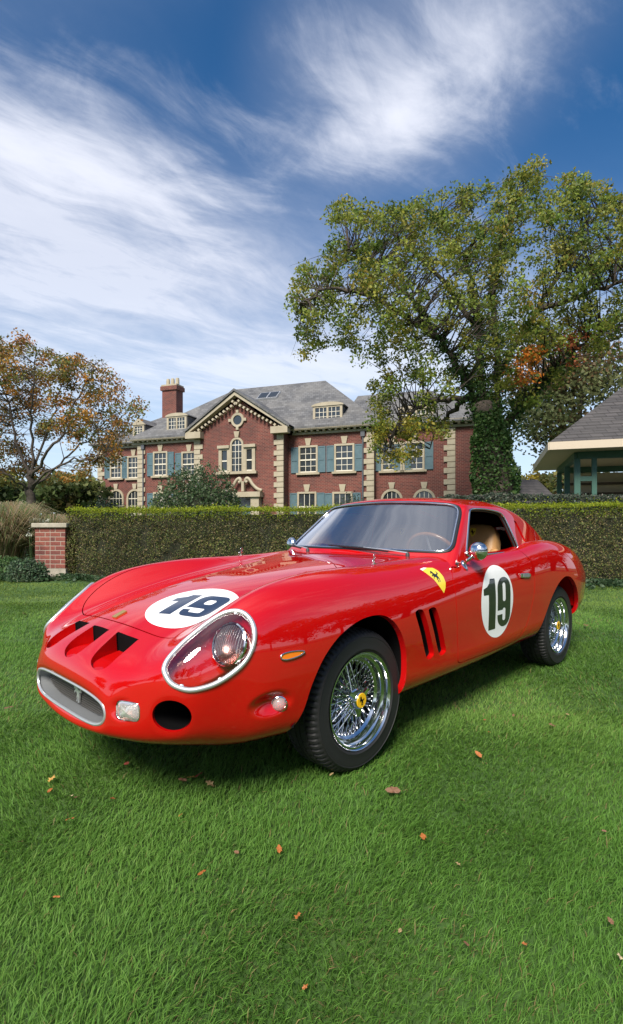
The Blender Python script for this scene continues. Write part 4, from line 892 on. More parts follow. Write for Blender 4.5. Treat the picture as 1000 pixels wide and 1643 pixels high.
def bs_fit(P, m, it=2):
    C = P.copy(); s = np.arange(P.shape[0], dtype=float); t = np.arange(P.shape[1], dtype=float)
    for _ in range(it):
        C = C + (P - bs_eval(C, s, t, m))
    return C
RINGS = [
 [(-.998,0,.472),(-.998,.10,.472),(-.996,.20,.468),(-.993,.27,.460),(-.989,.315,.447),(-.987,.332,.43),(-.986,.337,.413),(-.987,.332,.395),(-.989,.315,.378),(-.993,.27,.363),(-.996,.20,.357),(-.998,.10,.355),(-.998,0,.355)],
 [(-1.012,0,.497),(-1.011,.11,.497),(-1.006,.215,.493),(-.998,.295,.482),(-.99,.345,.463),(-.985,.362,.44),(-.984,.366,.413),(-.985,.36,.388),(-.99,.34,.362),(-.996,.29,.343),(-1.0,.21,.335),(-1.005,.11,.332),(-1.006,0,.332)],
 [(-1.000,0,.545),(-.998,.14,.543),(-.988,.26,.538),(-.968,.355,.53),(-.948,.415,.512),(-.938,.445,.482),(-.936,.455,.445),(-.938,.45,.405),(-.945,.43,.365),(-.96,.37,.335),(-.972,.27,.319),(-.985,.14,.312),(-.99,0,.31)],
 [(-.955,0,.595),(-.952,.17,.592),(-.935,.30,.588),(-.91,.405,.582),(-.903,.488,.578),(-.890,.549,.562),(-.880,.577,.52),(-.874,.577,.455),(-.87,.555,.385),(-.88,.50,.333),(-.89,.38,.302),(-.90,.2,.29),(-.90,0,.288)],
 [(-.86,0,.652),(-.855,.16,.647),(-.845,.29,.637),(-.835,.405,.628),(-.832,.508,.638),(-.825,.587,.642),(-.802,.637,.59),(-.787,.650,.50),(-.775,.638,.41),(-.775,.605,.345),(-.78,.50,.29),(-.78,.28,.278),(-.78,0,.278)],
]
#   u     wc    valley       crest        j6           j7          j8          j9          j10
STN = [
 (-0.720, 0.715, 0.400, 0.674, 0.595, 0.735, 0.670, 0.675, 0.698, 0.585, 0.698, 0.480, 0.680, 0.370, 0.600, 0.285),
 (-0.520, 0.768, 0.400, 0.735, 0.580, 0.825, 0.681, 0.765, 0.719, 0.655, 0.731, 0.520, 0.714, 0.380, 0.649, 0.282),
 (-0.300, 0.810, 0.400, 0.785, 0.560, 0.866, 0.674, 0.810, 0.736, 0.690, 0.753, 0.540, 0.741, 0.390, 0.686, 0.277),
 (-0.080, 0.838, 0.400, 0.820, 0.550, 0.882, 0.670, 0.832, 0.738, 0.705, 0.758, 0.550, 0.751, 0.400, 0.711, 0.278),
 (0.150, 0.862, 0.410, 0.848, 0.545, 0.884, 0.669, 0.835, 0.737, 0.705, 0.757, 0.550, 0.747, 0.410, 0.707, 0.275),
 (0.400, 0.885, 0.420, 0.872, 0.550, 0.886, 0.670, 0.840, 0.736, 0.710, 0.751, 0.560, 0.744, 0.420, 0.706, 0.275),
 (0.650, 0.903, 0.420, 0.895, 0.570, 0.896, 0.677, 0.850, 0.733, 0.730, 0.748, 0.570, 0.740, 0.420, 0.705, 0.276),
 (0.900, 0.915, 0.420, 0.910, 0.600, 0.905, 0.684, 0.868, 0.736, 0.755, 0.749, 0.580, 0.741, 0.420, 0.706, 0.280),
 (1.200, 0.920, 0.420, 0.915, 0.615, 0.910, 0.689, 0.882, 0.740, 0.770, 0.750, 0.590, 0.742, 0.430, 0.705, 0.285),
 (1.480, 0.920, 0.440, 0.915, 0.625, 0.912, 0.693, 0.888, 0.741, 0.775, 0.750, 0.600, 0.740, 0.430, 0.701, 0.295),
 (1.720, 0.920, 0.460, 0.915, 0.630, 0.925, 0.705, 0.900, 0.747, 0.785, 0.755, 0.610, 0.740, 0.440, 0.695, 0.295),
 (1.950, 0.920, 0.460, 0.920, 0.635, 0.955, 0.715, 0.915, 0.754, 0.790, 0.762, 0.620, 0.747, 0.450, 0.697, 0.300),
 (2.200, 0.920, 0.460, 0.925, 0.635, 0.965, 0.716, 0.920, 0.752, 0.790, 0.762, 0.620, 0.747, 0.460, 0.697, 0.310),
 (2.450, 0.915, 0.460, 0.920, 0.625, 0.955, 0.712, 0.905, 0.755, 0.775, 0.765, 0.620, 0.750, 0.470, 0.700, 0.330),
 (2.700, 0.900, 0.450, 0.905, 0.605, 0.925, 0.693, 0.875, 0.745, 0.750, 0.758, 0.610, 0.745, 0.480, 0.690, 0.350),
 (2.920, 0.870, 0.430, 0.873, 0.575, 0.883, 0.662, 0.835, 0.710, 0.715, 0.722, 0.600, 0.707, 0.490, 0.662, 0.380),
 (3.080, 0.840, 0.420, 0.840, 0.550, 0.838, 0.630, 0.790, 0.678, 0.685, 0.688, 0.590, 0.675, 0.500, 0.630, 0.400),
 (3.200, 0.822, 0.400, 0.820, 0.515, 0.810, 0.580, 0.770, 0.630, 0.680, 0.640, 0.590, 0.630, 0.510, 0.590, 0.420),
]
def body_ctrl():
    rows = [np.array(r, float) for r in RINGS]
    for k, q in enumerate(STN):
        u, wc, vv, wv = q[:4]
        cr, j6, j7, j8, j9, j10 = [q[i:i+2] for i in range(4, 16, 2)]
        pts = [(0, wc), (.36*vv, wc-.08*(wc-wv)), (.72*vv, wc-.6*(wc-wv)), (vv, wv),
               ((vv+cr[0])/2, wv+.55*(cr[1]-wv)), cr, j6, j7, j8, j9, j10, (j10[0]*.6, max(.23, j10[1]-.045)), (0, max(.23, j10[1]-.045))]
        du = [0]*13
        if k == 0: du = [0, 0, 0, 0, .005, .015, .04, .07, .08, .08, .07, .05, .05]
        rows.append(np.array([(u+du[i], p[0], p[1]) for i, p in enumerate(pts)]))
    t = rows[-1].copy()
    c = np.array([3.2, 0, .6])
    for f, d in ((.93, .006), (.5, .0), (.06, 0)):
        r = c + (t - c) * f; r[:, 0] = 3.2 + d; rows.append(r)
    return np.array(rows)
BODY_M = (0, 0, 1, 1)
BODY_C = bs_fit(body_ctrl(), BODY_M)
GH_B = [(.715,0,.905),(.725,.2,.905),(.755,.4,.905),(.79,.55,.903),(.83,.655,.90),(.872,.683,.895),(.885,.69,.875),(.89,.693,.86),(.89,.70,.82)]
GH_T = [(1.085,0,1.24),(1.092,.17,1.238),(1.115,.34,1.23),(1.145,.46,1.22),(1.18,.545,1.205),(1.215,.572,1.185),(1.225,.625,1.04),(1.23,.675,.90),(1.23,.70,.82)]
GH_R = [
 [(1.16,0,1.262),(1.165,.17,1.259),(1.18,.335,1.248),(1.20,.45,1.235),(1.235,.53,1.212),(1.27,.565,1.188),(1.28,.622,1.04),(1.28,.67,.90),(1.28,.695,.82)],
 [(1.45,0,1.277),(1.45,.17,1.273),(1.45,.335,1.260),(1.45,.44,1.243),(1.45,.515,1.215),(1.45,.555,1.18),(1.45,.615,1.04),(1.45,.665,.90),(1.45,.69,.82)],
 [(1.70,0,1.275),(1.70,.17,1.271),(1.70,.335,1.260),(1.70,.44,1.242),(1.70,.51,1.212),(1.70,.55,1.17),(1.70,.612,1.03),(1.70,.66,.90),(1.70,.685,.82)],
 [(1.95,0,1.250),(1.95,.17,1.246),(1.95,.335,1.236),(1.95,.435,1.217),(1.95,.503,1.187),(1.95,.545,1.14),(1.95,.602,1.0),(1.95,.645,.89),(1.95,.67,.81)],
 [(2.20,0,1.205),(2.20,.16,1.200),(2.20,.325,1.188),(2.20,.425,1.168),(2.20,.492,1.135),(2.20,.535,1.085),(2.20,.585,.96),(2.20,.62,.87),(2.20,.65,.80)],
 [(2.45,0,1.140),(2.45,.155,1.135),(2.45,.315,1.120),(2.45,.41,1.098),(2.45,.473,1.063),(2.45,.515,1.015),(2.45,.558,.91),(2.45,.59,.84),(2.45,.61,.78)],
 [(2.70,0,1.060),(2.70,.15,1.055),(2.70,.30,1.038),(2.70,.39,1.012),(2.70,.447,.975),(2.70,.485,.93),(2.70,.52,.85),(2.70,.54,.80),(2.70,.55,.75)],
 [(2.95,0,.965),(2.95,.14,.960),(2.95,.28,.942),(2.95,.36,.915),(2.95,.41,.880),(2.95,.44,.84),(2.95,.465,.78),(2.95,.48,.74),(2.95,.49,.70)],
 [(3.15,0,.86),(3.15,.13,.855),(3.15,.26,.840),(3.15,.33,.815),(3.15,.375,.785),(3.15,.40,.75),(3.15,.42,.71),(3.15,.43,.68),(3.15,.44,.65)],
]
def gh_ctrl():
    B, T = np.array(GH_B), np.array(GH_T)
    rows = [B + (T - B) * t for t in (-.15, .0, .25, .5, .75, .95)]
    return np.array(rows + [np.array(r) for r in GH_R])
GH_M = (0, 0, 1, 0)
GH_C = bs_fit(gh_ctrl(), GH_M)
# soft dents and bumps pressed into the skin: centre, radii along u,v,w, depth (negative is inward)
DENTS = []
def skin(C, M, s, t, dents=()):
    """full-width grid (left and right halves) of the skin: positions, normals"""
    P = bs_eval(C, s, np.abs(t), M)
    P[:, t < 0, 1] *= -1
    def nrm(P):
        N = np.cross(np.gradient(P, axis=0), np.gradient(P, axis=1))
        return N / (np.linalg.norm(N, axis=2, keepdims=True) + 1e-12)
    N = nrm(P)
    if np.sum(N[..., 2] * (P[..., 2] - .5)) < 0: N = -N
    if len(dents):
        A = P * np.array([1, 1, 1]); A[..., 1] = np.abs(A[..., 1]); D = np.zeros(P.shape[:2])
        for c, r, R3, depth in dents:
            q = (((A - c) @ R3) / r)
            d = np.sqrt((q**2).sum(-1))
            D += depth * np.where(d < 1, (1 - np.minimum(d, 1)**2)**2, 0)
        P = P + N * D[..., None]
        N2 = nrm(P)
        N = N2 * np.sign((N2 * N).sum(-1, keepdims=True) + 1e-9)
    return P, N
def spaced(a, b, per): return np.linspace(a, b, int(round((b - a) * per)) + 1)
# ------------------------------------------------------------------ the red sports car
CAR_ORG = (-.279076, 2.787664); CAR_YAW = .77317
car = obj('sports_car', None, label='glossy red vintage racing coupe with number 19 roundels on the lawn', category='car')
car.location = (*CAR_ORG, 0); car.rotation_euler = (0, 0, math.atan2(-math.cos(CAR_YAW), -math.sin(CAR_YAW)))
def X(P): return np.asarray(P, float) * np.array([-1, 1, 1])
def cpart(name, V, T, N, mat, parent=None, **pr):
    return obj(name, mesh_from(name, X(V), np.asarray(T), X(N)), mat, parent or car, **pr)
def flange(V, N, E, depth, d=None):
    """inward return of a cut edge"""
    if not len(E): return np.zeros((0, 3)), np.zeros((0, 3)), np.zeros((0, 3), int)
    A = V[E[:, 0]]; B = V[E[:, 1]]
    da = (-N[E[:, 0]] if d is None else np.broadcast_to(d, A.shape)) * depth; db = (-N[E[:, 1]] if d is None else np.broadcast_to(d, A.shape)) * depth
    n = len(E); P = np.concatenate([A, B, B+db, A+da])
    fn = np.cross(B-A, da); fn /= np.linalg.norm(fn, axis=1, keepdims=True)+1e-12
    i = np.arange(n); T = np.concatenate([np.stack([i, i+n, i+2*n], 1), np.stack([i, i+2*n, i+3*n], 1)])
    return P, np.concatenate([fn]*4), T
def join(*parts):
    Vs, Ns, Ts = [], [], []; k = 0
    for V, N, T in parts:
        Vs.append(V); Ns.append(N); Ts.append(np.asarray(T)+k); k += len(V)
    return np.concatenate(Vs), np.concatenate(Ns), np.concatenate(Ts)
I3 = np.eye(3)
def rotz3(a): return np.array([[math.cos(a), -math.sin(a), 0], [math.sin(a), math.cos(a), 0], [0, 0, 1]])
DENTS += [
 (np.array([-.545, .725, .432]), np.array([.105, .10, .052]), rotz3(.17).T.T, -.034),
 (np.array([-.958, .405, .440]), np.array([.07, .07, .050]), I3, -.012),
 (np.array([-.857, .560, .434]), np.array([.085, .085, .085]), I3, -.014),
]
def surf(C, Mr, ps, pt, dents=()):
    s = spaced(0, C.shape[0]-1, ps); t = spaced(-(C.shape[1]-1), C.shape[1]-1, pt)
    P, N = skin(C, Mr, s, t, dents)
    return P.reshape(-1, 3), N.reshape(-1, 3), grid_tris(len(s), len(t)), s, t
BV, BN, BT, Bs, Bt = surf(BODY_C, BODY_M, 20, 15, DENTS)
def patch(mask_fn, per=70, off=.0, C=None, Mr=None, dents=None, src=None):
    """fine piece of a skin round the points that satisfy mask_fn"""
    V, s, t = src or (BV, Bs, Bt)
    m = mask_fn(V).reshape(len(s), len(t)); ii, jj = np.where(m)
    ss = spaced(max(s[ii.min()]-.1, 0), min(s[ii.max()]+.1, s[-1]), per); tt = spaced(max(t[jj.min()]-.1, t[0]), min(t[jj.max()]+.1, t[-1]), per)
    P, N = skin(C if C is not None else BODY_C, Mr or BODY_M, ss, tt, DENTS if dents is None else dents)
    P = P.reshape(-1, 3); N = N.reshape(-1, 3)
    return P+N*off, N, grid_tris(len(ss), len(tt))
# --- outlines on the skin
ARCH_F = spline([(-.47,.15),(-.455,.26),(-.395,.375),(-.362,.467),(-.306,.556),(-.226,.622),(-.13,.663),(-.026,.684),(.081,.681),(.159,.649),(.22,.584),(.262,.495),(.272,.41),(.262,.30),(.25,.15)], 6)
ARCH_R = spline([(1.86,.15),(1.875,.26),(1.93,.365),(2.017,.474),(2.093,.564),(2.2,.642),(2.31,.685),(2.41,.692),(2.515,.66),(2.617,.581),(2.684,.494),(2.715,.42),(2.72,.30),(2.70,.15)], 6)
DOOR = spline([(.87,.868),(.80,.852),(.757,.80),(.747,.70),(.752,.555),(.765,.42),(.777,.339),(.90,.333),(1.102,.331),(1.459,.333),(1.592,.357),(1.689,.428),(1.744,.526),(1.778,.649),(1.783,.733),(1.776,.80),(1.745,.855),(1.69,.91),(1.66,.97),(.90,.97)], 5)
VENTS = [spline(v, 6) for v in ([(.352,.648),(.368,.668),(.40,.670),(.428,.652),(.478,.545),(.520,.442),(.512,.423),(.480,.413),(.450,.425),(.400,.535)],
                                [(.472,.646),(.488,.664),(.522,.666),(.549,.648),(.598,.543),(.640,.438),(.633,.419),(.602,.410),(.572,.422),(.520,.533)])]
HOOD = spline([(-.808,0),(-.803,.16),(-.79,.29),(-.772,.38),(-.745,.45),(-.70,.495),(-.62,.525),(-.50,.54),(-.35,.543),(-.2,.545),(-.05,.548),(.03,.545),(.085,.505),(.22,.36),(.36,.18),(.42,0),(.36,-.18),(.22,-.36),(.085,-.505),(.03,-.545),(-.05,-.548),(-.2,-.545),(-.35,-.543),(-.50,-.54),(-.62,-.525),(-.70,-.495),(-.745,-.45),(-.772,-.38),(-.79,-.29),(-.803,-.16)], 5)
NOS_C = spline([(-.292,-.070),(-.288,-.074),(-.286,0),(-.288,.074),(-.292,.070),(-.36,.076),(-.41,.071),(-.44,.052),(-.457,.018),(-.459,0),(-.457,-.018),(-.44,-.052),(-.41,-.071),(-.36,-.076)], 5)
NOS_S = spline([(-.288,.136),(-.282,.134),(-.281,.205),(-.278,.279),(-.284,.280),(-.34,.292),(-.40,.297),(-.432,.288),(-.452,.256),(-.453,.225),(-.44,.190),(-.41,.170),(-.34,.150)], 5)
BEZ3 = np.array([(-.883,.546,.584),(-.874,.537,.602),(-.858,.532,.62),(-.829,.532,.645),(-.791,.536,.674),(-.749,.549,.705),(-.702,.561,.736),(-.662,.579,.76),(-.635,.602,.771),(-.616,.623,.771),(-.602,.648,.761),(-.594,.674,.736),(-.595,.692,.703),(-.605,.701,.665),(-.623,.702,.629),(-.648,.699,.598),(-.68,.69,.572),(-.723,.677,.548),(-.763,.662,.532),(-.802,.644,.524),(-.836,.623,.523),(-.866,.594,.536),(-.88,.57,.555)])
def plane_frame(P):
    c = P.mean(0); u_, s_, vt = np.linalg.svd(P-c); n = vt[2]
    if n[2] < 0: n = -n
    return c, vt[0], vt[1], n
HLc, HL1, HL2, HLn = plane_frame(BEZ3)
HLpoly = spline(np.stack([(BEZ3-HLc)@HL1, (BEZ3-HLc)@HL2], 1), 4)
def absv(V): A = V.copy(); A[:, 1] = np.abs(A[:, 1]); return A
def f_hl(V, shrink=0.): 
    A = absv(V)-HLc; g = sd_poly(np.stack([A@HL1, A@HL2], 1), HLpoly); g[np.abs(A@HLn) > .09] = .06; return g+shrink
DUCc = np.array([-.862, .570, .435]); DUCn = np.array([-.72, .69, .05]); DUCn /= np.linalg.norm(DUCn)
DUC1 = np.cross(DUCn, [0, 0, 1]); DUC1 /= np.linalg.norm(DUC1); DUC2 = np.cross(DUC1, DUCn)
def f_duct(V): A = absv(V)-DUCc; d = np.sqrt((A@DUC1/.068)**2+(A@DUC2/.057)**2); g = (d-1)*.055; g[np.abs(A@DUCn) > .1] = .06; return g
def f_fog(V):
    A = absv(V)-np.array([-.950, .428, .437]); n = np.array([-.86, .5, 0]); n /= np.linalg.norm(n); e = np.cross(n, [0, 0, 1]); e /= np.linalg.norm(e)
    x = np.abs(A@e)-.052+.022; y = np.abs(A[:, 2])-.034+.022
    g = np.hypot(np.maximum(x, 0), np.maximum(y, 0))+np.minimum(np.maximum(x, y), 0)-.022; g[np.abs(A@n) > .08] = .06; return g
def f_arch(V, grow=0.):
    A = absv(V); Q = A[:, [0, 2]]; g = np.minimum(sd_poly(Q, ARCH_F), sd_poly(Q, ARCH_R)); g[A[:, 1] < .40] = .06; return g-grow
def f_side(V, poly): A = absv(V); g = sd_poly(A[:, [0, 2]], poly); g[A[:, 1] < .62] = .06; return g
def f_door(V): A = absv(V); g = sd_poly(A[:, [0, 2]], DOOR); g[A[:, 1] < .60] = .06; return g
def f_hood(V): g = sd_poly(V[:, :2], HOOD); g[V[:, 2] < .62] = .06; return g
def f_nos(V, k):
    Q = np.stack([V[:, 0]*.8+V[:, 2]*.6, V[:, 1]*(-1 if k == 2 else 1)], 1); g = sd_poly(Q, NOS_C if k == 0 else NOS_S); g[(V[:, 0] > -.78) | (V[:, 2] < .5)] = .06; return g
CABIN = np.array([(.80, 0), (.83, .3), (.90, .55), (.98, .615), (1.3, .63), (1.9, .61), (2.3, .52), (2.6, .40), (2.7, 0), (2.6, -.40), (2.3, -.52), (1.9, -.61), (1.3, -.63), (.98, -.615), (.90, -.55), (.83, -.3)])
def f_cabin(V): g = sd_poly(V[:, :2], CABIN); g[V[:, 2] < .7] = .06; return g
GAP = .0023
V, N, T = BV, BN, BT
edges_parts = []
def cut(V, N, T, g, depth=.014, d=None):
    V, N, T, E = clip(V, N, T, g)
    if depth: edges_parts.append(flange(V, N, E, depth, d))
    loops = [(V[lp], N[lp], cl) for lp, cl in chain(E)]
    return V, N, T, loops
V, N, T, arch_loops = cut(V, N, T, f_arch(V), .03)
V, N, T, cabin_loops = cut(V, N, T, f_cabin(V), .0)
V, N, T, hl_loops = cut(V, N, T, f_hl(V), .012)
V, N, T, duct_loops = cut(V, N, T, f_duct(V), .0)
V, N, T, fog_loops = cut(V, N, T, f_fog(V), .012)
vent_loops = []
for p in VENTS:
    V, N, T, l_ = cut(V, N, T, f_side(V, p), .03); vent_loops += l_
nos_loops = []
for k in range(3):
    V, N, T, l_ = cut(V, N, T, f_nos(V, k), 0); nos_loops.append(l_)
# panels of their own: hood and two doors
g = f_hood(V); hv, hn, ht, hE = clip(V, N, T, -g-GAP); hood = join((hv, hn, ht), flange(hv, hn, hE, .014))
V, N, T, _ = cut(V, N, T, g-GAP)
g = f_door(V); dv, dn, dt, dE = clip(V, N, T, -g-GAP); dfl = flange(dv, dn, dE, .014)
V, N, T, _ = cut(V, N, T, g-GAP)
body = cpart('body', *[(lambda a: a)(q) for q in (lambda J: (J[0], J[2], J[1]))(join((V, N, T), *edges_parts))], M['paint'])
cpart('hood', hood[0], hood[2], hood[1], M['paint'])
def side_split(V, N, T, sgn):
    m = (V[T][:, :, 1]*sgn > 0).all(1); T = T[m]; u_ = np.unique(T); mp = np.full(len(V), -1); mp[u_] = np.arange(len(u_)); return V[u_], N[u_], mp[T]
dj = join((dv, dn, dt), dfl)
doors = []
for sg in (1, -1):
    a, b, c_ = side_split(*dj, sg); doors.append(cpart('door', a, c_, b, M['paint']))
# --- pockets behind the openings
def pocket(loop, d, depth, scale, mats, name, n=40, parent=None, rings=3, cap=True):
    P = resample(loop, n); c0 = P.mean(0); d = np.asarray(d, float); d /= np.linalg.norm(d)
    Vp = []; 
    for k in range(rings+1):
        f = k/rings; Vp.append(c0+(P-c0)*(1+(scale-1)*f)+d*depth*f)
    Vp = np.concatenate(Vp); F = [(k*n+i, k*n+(i+1) % n, (k+1)*n+(i+1) % n, (k+1)*n+i) for k in range(rings) for i in range(n)]
    o = obj(name, mesh_from(name, X(Vp), F, None, True), mats[0], parent or car)
    if cap:
        Q = Vp[-n:]; me = mesh_from('opening', X(np.concatenate([Q, Q.mean(0)[None]])), [(i, (i+1) % n, n) for i in range(n)], None, False)
        obj('opening', me, mats[1], parent if parent is not None else o)
    return o
for k in range(3):
    for L, Nn, cl in nos_loops[k]:
        n = 64; P = resample(L, n); rearm = P[:, 0]*.8+P[:, 2]*.6 > -.2975
        lo = P.copy(); lo[:, 2] -= .012+.45*np.clip(P[:, 0]+.985, 0, 1); lo[:, 0] += .004
        Vp = np.concatenate([P, P*.5+lo*.5, lo, lo.mean(0)[None]])
        Fr = [(k2*n+i, k2*n+(i+1) % n, (k2+1)*n+(i+1) % n, (k2+1)*n+i) for k2 in range(2) for i in range(n)]
        rf = [f for f in Fr if rearm[f[0] % n] and rearm[f[1] % n]]; of = [f for f in Fr if f not in rf]+[(2*n+i, 2*n+(i+1) % n, 3*n) for i in range(n)]
        ni = obj('nose_intake', mesh_from('nose_intake', X(Vp), of, None, 'auto'), M['paint'], car)
        obj('opening', mesh_from('opening', X(Vp), rf, None, False), M['black'], ni)
for L, Nn, cl in duct_loops:
    sg = np.sign(L[:, 1].mean()); 
    lip = pocket(L, (-DUCn*np.array([1, sg, 1])), .012, .97, (M['paint'], M['black']), 'brake_duct', 48, cap=False)
    P = resample(L, 48); Q = P.mean(0)+(P-P.mean(0))*.97-DUCn*np.array([1, sg, 1])*.012
    pocket(Q, (.9, -.25*sg, 0), .16, .9, (M['black'], M['black']), 'duct_throat', 40, lip, cap=True)
for L, Nn, cl in vent_loops:
    sg = np.sign(L[:, 1].mean()); P = resample(L, 40)-np.array([0, .028*sg, 0]); pocket(P, (.3, -sg, 0), .06, 1.02, (M['black'], M['black']), 'side_vent', 40)
# --- mouth: bright rim, metal sleeve, wire grille, standing horse
s0 = np.array([0.]); tt = spaced(-12, 12, 10)
ring = skin(BODY_C, BODY_M, np.array([0., .02]), tt)[0][0]; ring = ring[:-1]
mouth = MB().tube(X(ring), .0065, 8, True).build('mouth_rim', M['alu'], car)
pocket(ring, (1, 0, .0), .15, .95, (M['steel'], M['black']), 'mouth_sleeve', 80, rings=4)
mb = MB()
def mouth_half(w):  # half width of the sleeve at height w
    q = (w-.414)/.055; return .30*math.sqrt(max(0, 1-abs(q)**2.6))
for i in range(-33, 34):
    v = i*.009; hh = .052*max(0, 1-abs(v/.305)**3)**.5
    if hh > .006: mb.b2(.947, .949, v-.0008, v+.0008, .414-hh, .414+hh)
for i in range(-5, 6):
    w = .414+i*.009; h = mouth_half(w)
    if h > .02: mb.b2(.9492, .9508, -h, h, w-.0008, w+.0008)
mb.build('wire_grille', M['mesh'], car)
HORSE = np.array([(.30,1.28),(.24,1.20),(.10,1.12),(.06,1.05),(.12,1.02),(.24,1.05),(.27,.98),(.22,.88),(.10,.92),(.0,.84),(.04,.72),(.09,.74),(.08,.82),(.20,.78),(.16,.66),(.05,.62),(.02,.50),(.07,.48),(.11,.57),(.26,.62),(.40,.56),(.46,.44),(.36,.34),(.42,.20),(.34,.06),(.44,.04),(.50,.18),(.48,.30),(.58,.36),(.66,.26),(.62,.12),(.54,.0),(.66,.0),(.72,.14),(.76,.30),(.74,.46),(.72,.60),(.80,.66),(.92,.62),(1.0,.74),(.94,.92),(.86,.96),(.90,.80),(.80,.76),(.68,.74),(.54,.82),(.46,.96),(.44,1.10),(.38,1.22)])
def horse_solid(name, h, thick, mat, parent, Mx):
    P = (HORSE-np.array([.5, .64]))*h/1.28; mb = MB().prism(P.tolist(), 0, thick, Mx); return mb.build(name, mat, parent, smooth=False)
horse_solid('horse_emblem', .085, .006, M['alu'], car, frame_mat((.956, .03, .420), (0, 1, 0), (0, 0, 1), (1, 0, 0)))
# --- head lamps
for L, Nn, cl in hl_loops:
    sg = np.sign(L[:, 1].mean()); mir = np.array([1, sg, 1]); n_ = HLn*mir
    Lr = resample(L, 96)
    hl = obj('headlight', None, None, car)
    P = Lr.copy(); c0 = P.mean(0); Pin = c0+(P-c0)*.965
    V_, F_ = tube_geo(X(Pin+n_*.002), .0095, 10, True, False); obj('bezel', mesh_from('bezel', np.array(V_), F_, None, True, True), M['alu'], hl)
    # bucket: floor sweeps back from the front tip, dark at the back
    Vp = [Pin]
    back = np.array([-.60, .615*sg, .655])
    for f, dp in ((.985, .012), (.95, .03), (.82, .05), (.5, .062), (.0, .066)):
        Vp.append(c0+(Pin-c0)*f-n_*dp+np.array([.03*(1-f), 0, 0]))
    Vp = np.concatenate(Vp); n = 96; F = [(k*n+i, k*n+(i+1) % n, (k+1)*n+(i+1) % n, (k+1)*n+i) for k in range(5) for i in range(n)]
    obj('bucket', mesh_from('bucket', X(Vp), F, None, True), M['paint'], hl)
    cv, cn, ct = patch(lambda Z: (f_hl(Z) < .01) & (Z[:, 1]*sg > 0), 40, -.003)
    a, b, c_, E = clip(cv, cn, ct, -f_hl(cv)-.006); cpart('cover_glass', a, c_, b, M['cover'], hl)
    # lamp: chrome bowl, ribbed lens
    lc = Vector((.668, .632*sg, .656)); Mx = Matrix.Translation(lc) @ Vector((.93, .16*sg, .32)).to_track_quat('Z', 'Y').to_matrix().to_4x4()
    MB().lathe([(.079, -.004), (.079, .006), (.0745, .009), (.072, .004)], 40, Mx).build('lamp_ring', M['chrome'], hl)
    MB().lathe([(.071, .0), (.06, -.02), (.04, -.034), (.015, -.042), (.0, -.043)], 32, Mx).build('reflector', M['reflector'], hl, smooth=True)
    MB().lathe([(.0, .020), (.02, .019), (.04, .015), (.058, .009), (.072, .002)], 32, Mx).build('lamp_lens', M['cover'], hl, smooth=True)
    mb = MB()
    for q in range(-6, 7):
        x = q*.010; hgt = math.sqrt(max(0, .068**2-x*x)); zc = .026*(1-(x/.074)**2)
        pts = [Mx @ Vector((x, y_, .020*(1-(x*x+y_*y_)/.0735**2)+.001)) for y_ in np.linspace(-hgt, hgt, 7)]
        mb.tube(pts, .0011, 4)
    mb.build('lens_rib', M['lens'], hl, smooth=True)
    mb = MB(); mb.lathe([(.0, -.055), (.05, -.05), (.075, -.03), (.080, -.004)], 24, Mx); mb.build('lamp_backing', M['paint'], hl)
    for q in (10, 26, 40, 58, 75, 90):
        p = X(c0+(P[q]-c0)*.925+n_*.004); MB().lathe([(.0, .004), (.0045, .0035), (.008, .002), (.008, -.002)], 12, Matrix.Translation(p) @ Vector(X(n_)).to_track_quat('Z', 'Y').to_matrix().to_4x4()).build('screw_tab', M['alu'], hl)
# --- small front lamps
for L, Nn, cl in fog_loops:
    sg = np.sign(L[:, 1].mean()); n_ = Nn.mean(0); n_ /= np.linalg.norm(n_); P = resample(L, 48); c0 = P.mean(0); In = c0+(P-c0)*.93-n_*.004
    fl = obj('fog_lamp', None, None, car)
    V_, F_ = tube_geo(X(In), .0035, 6, True, False); obj('lamp_rim', mesh_from('lamp_rim', np.array(V_), F_, None, True, True), M['chrome'], fl)
    Vp = np.concatenate([c0+(In-c0)*f+n_*h for f, h in ((1, 0), (.85, .006), (.6, .010), (.3, .012), (0.01, .0125))]); n = 48
    obj('lens', mesh_from('lens', X(Vp), [(k*n+i, k*n+(i+1) % n, (k+1)*n+(i+1) % n, (k+1)*n+i) for k in range(4) for i in range(n)], None, True), M['lens'], fl)
    Vp = np.concatenate([c0+(In-c0)*f-n_*h for f, h in ((1, 0), (.9, .015), (.5, .03), (0.01, .034))])
    obj('reflector', mesh_from('reflector', X(Vp), [(k*n+i, k*n+(i+1) % n, (k+1)*n+(i+1) % n, (k+1)*n+i) for k in range(3) for i in range(n)], None, True), M['reflector'], fl)
    e = np.cross(n_, [0, 0, 1]); e /= np.linalg.norm(e); mb = MB()
    for q in range(-8, 9):
        x = q*.0052; hh = .029 if abs(q) < 6 else .018
        mb.tube([X(c0+e*x+n_*(.0095*(1-(x/.06)**2)-.001)+np.array([0, 0, z])) for z in (-hh, 0, hh)], .0014, 4)
    mb.build('lens_rib', M['lens'], fl, smooth=True)
def skin_at(u, v, w):
    d = ((BV-np.array([u, v, w]))**2).sum(1); i = int(np.argmin(d)); return BV[i], BN[i]
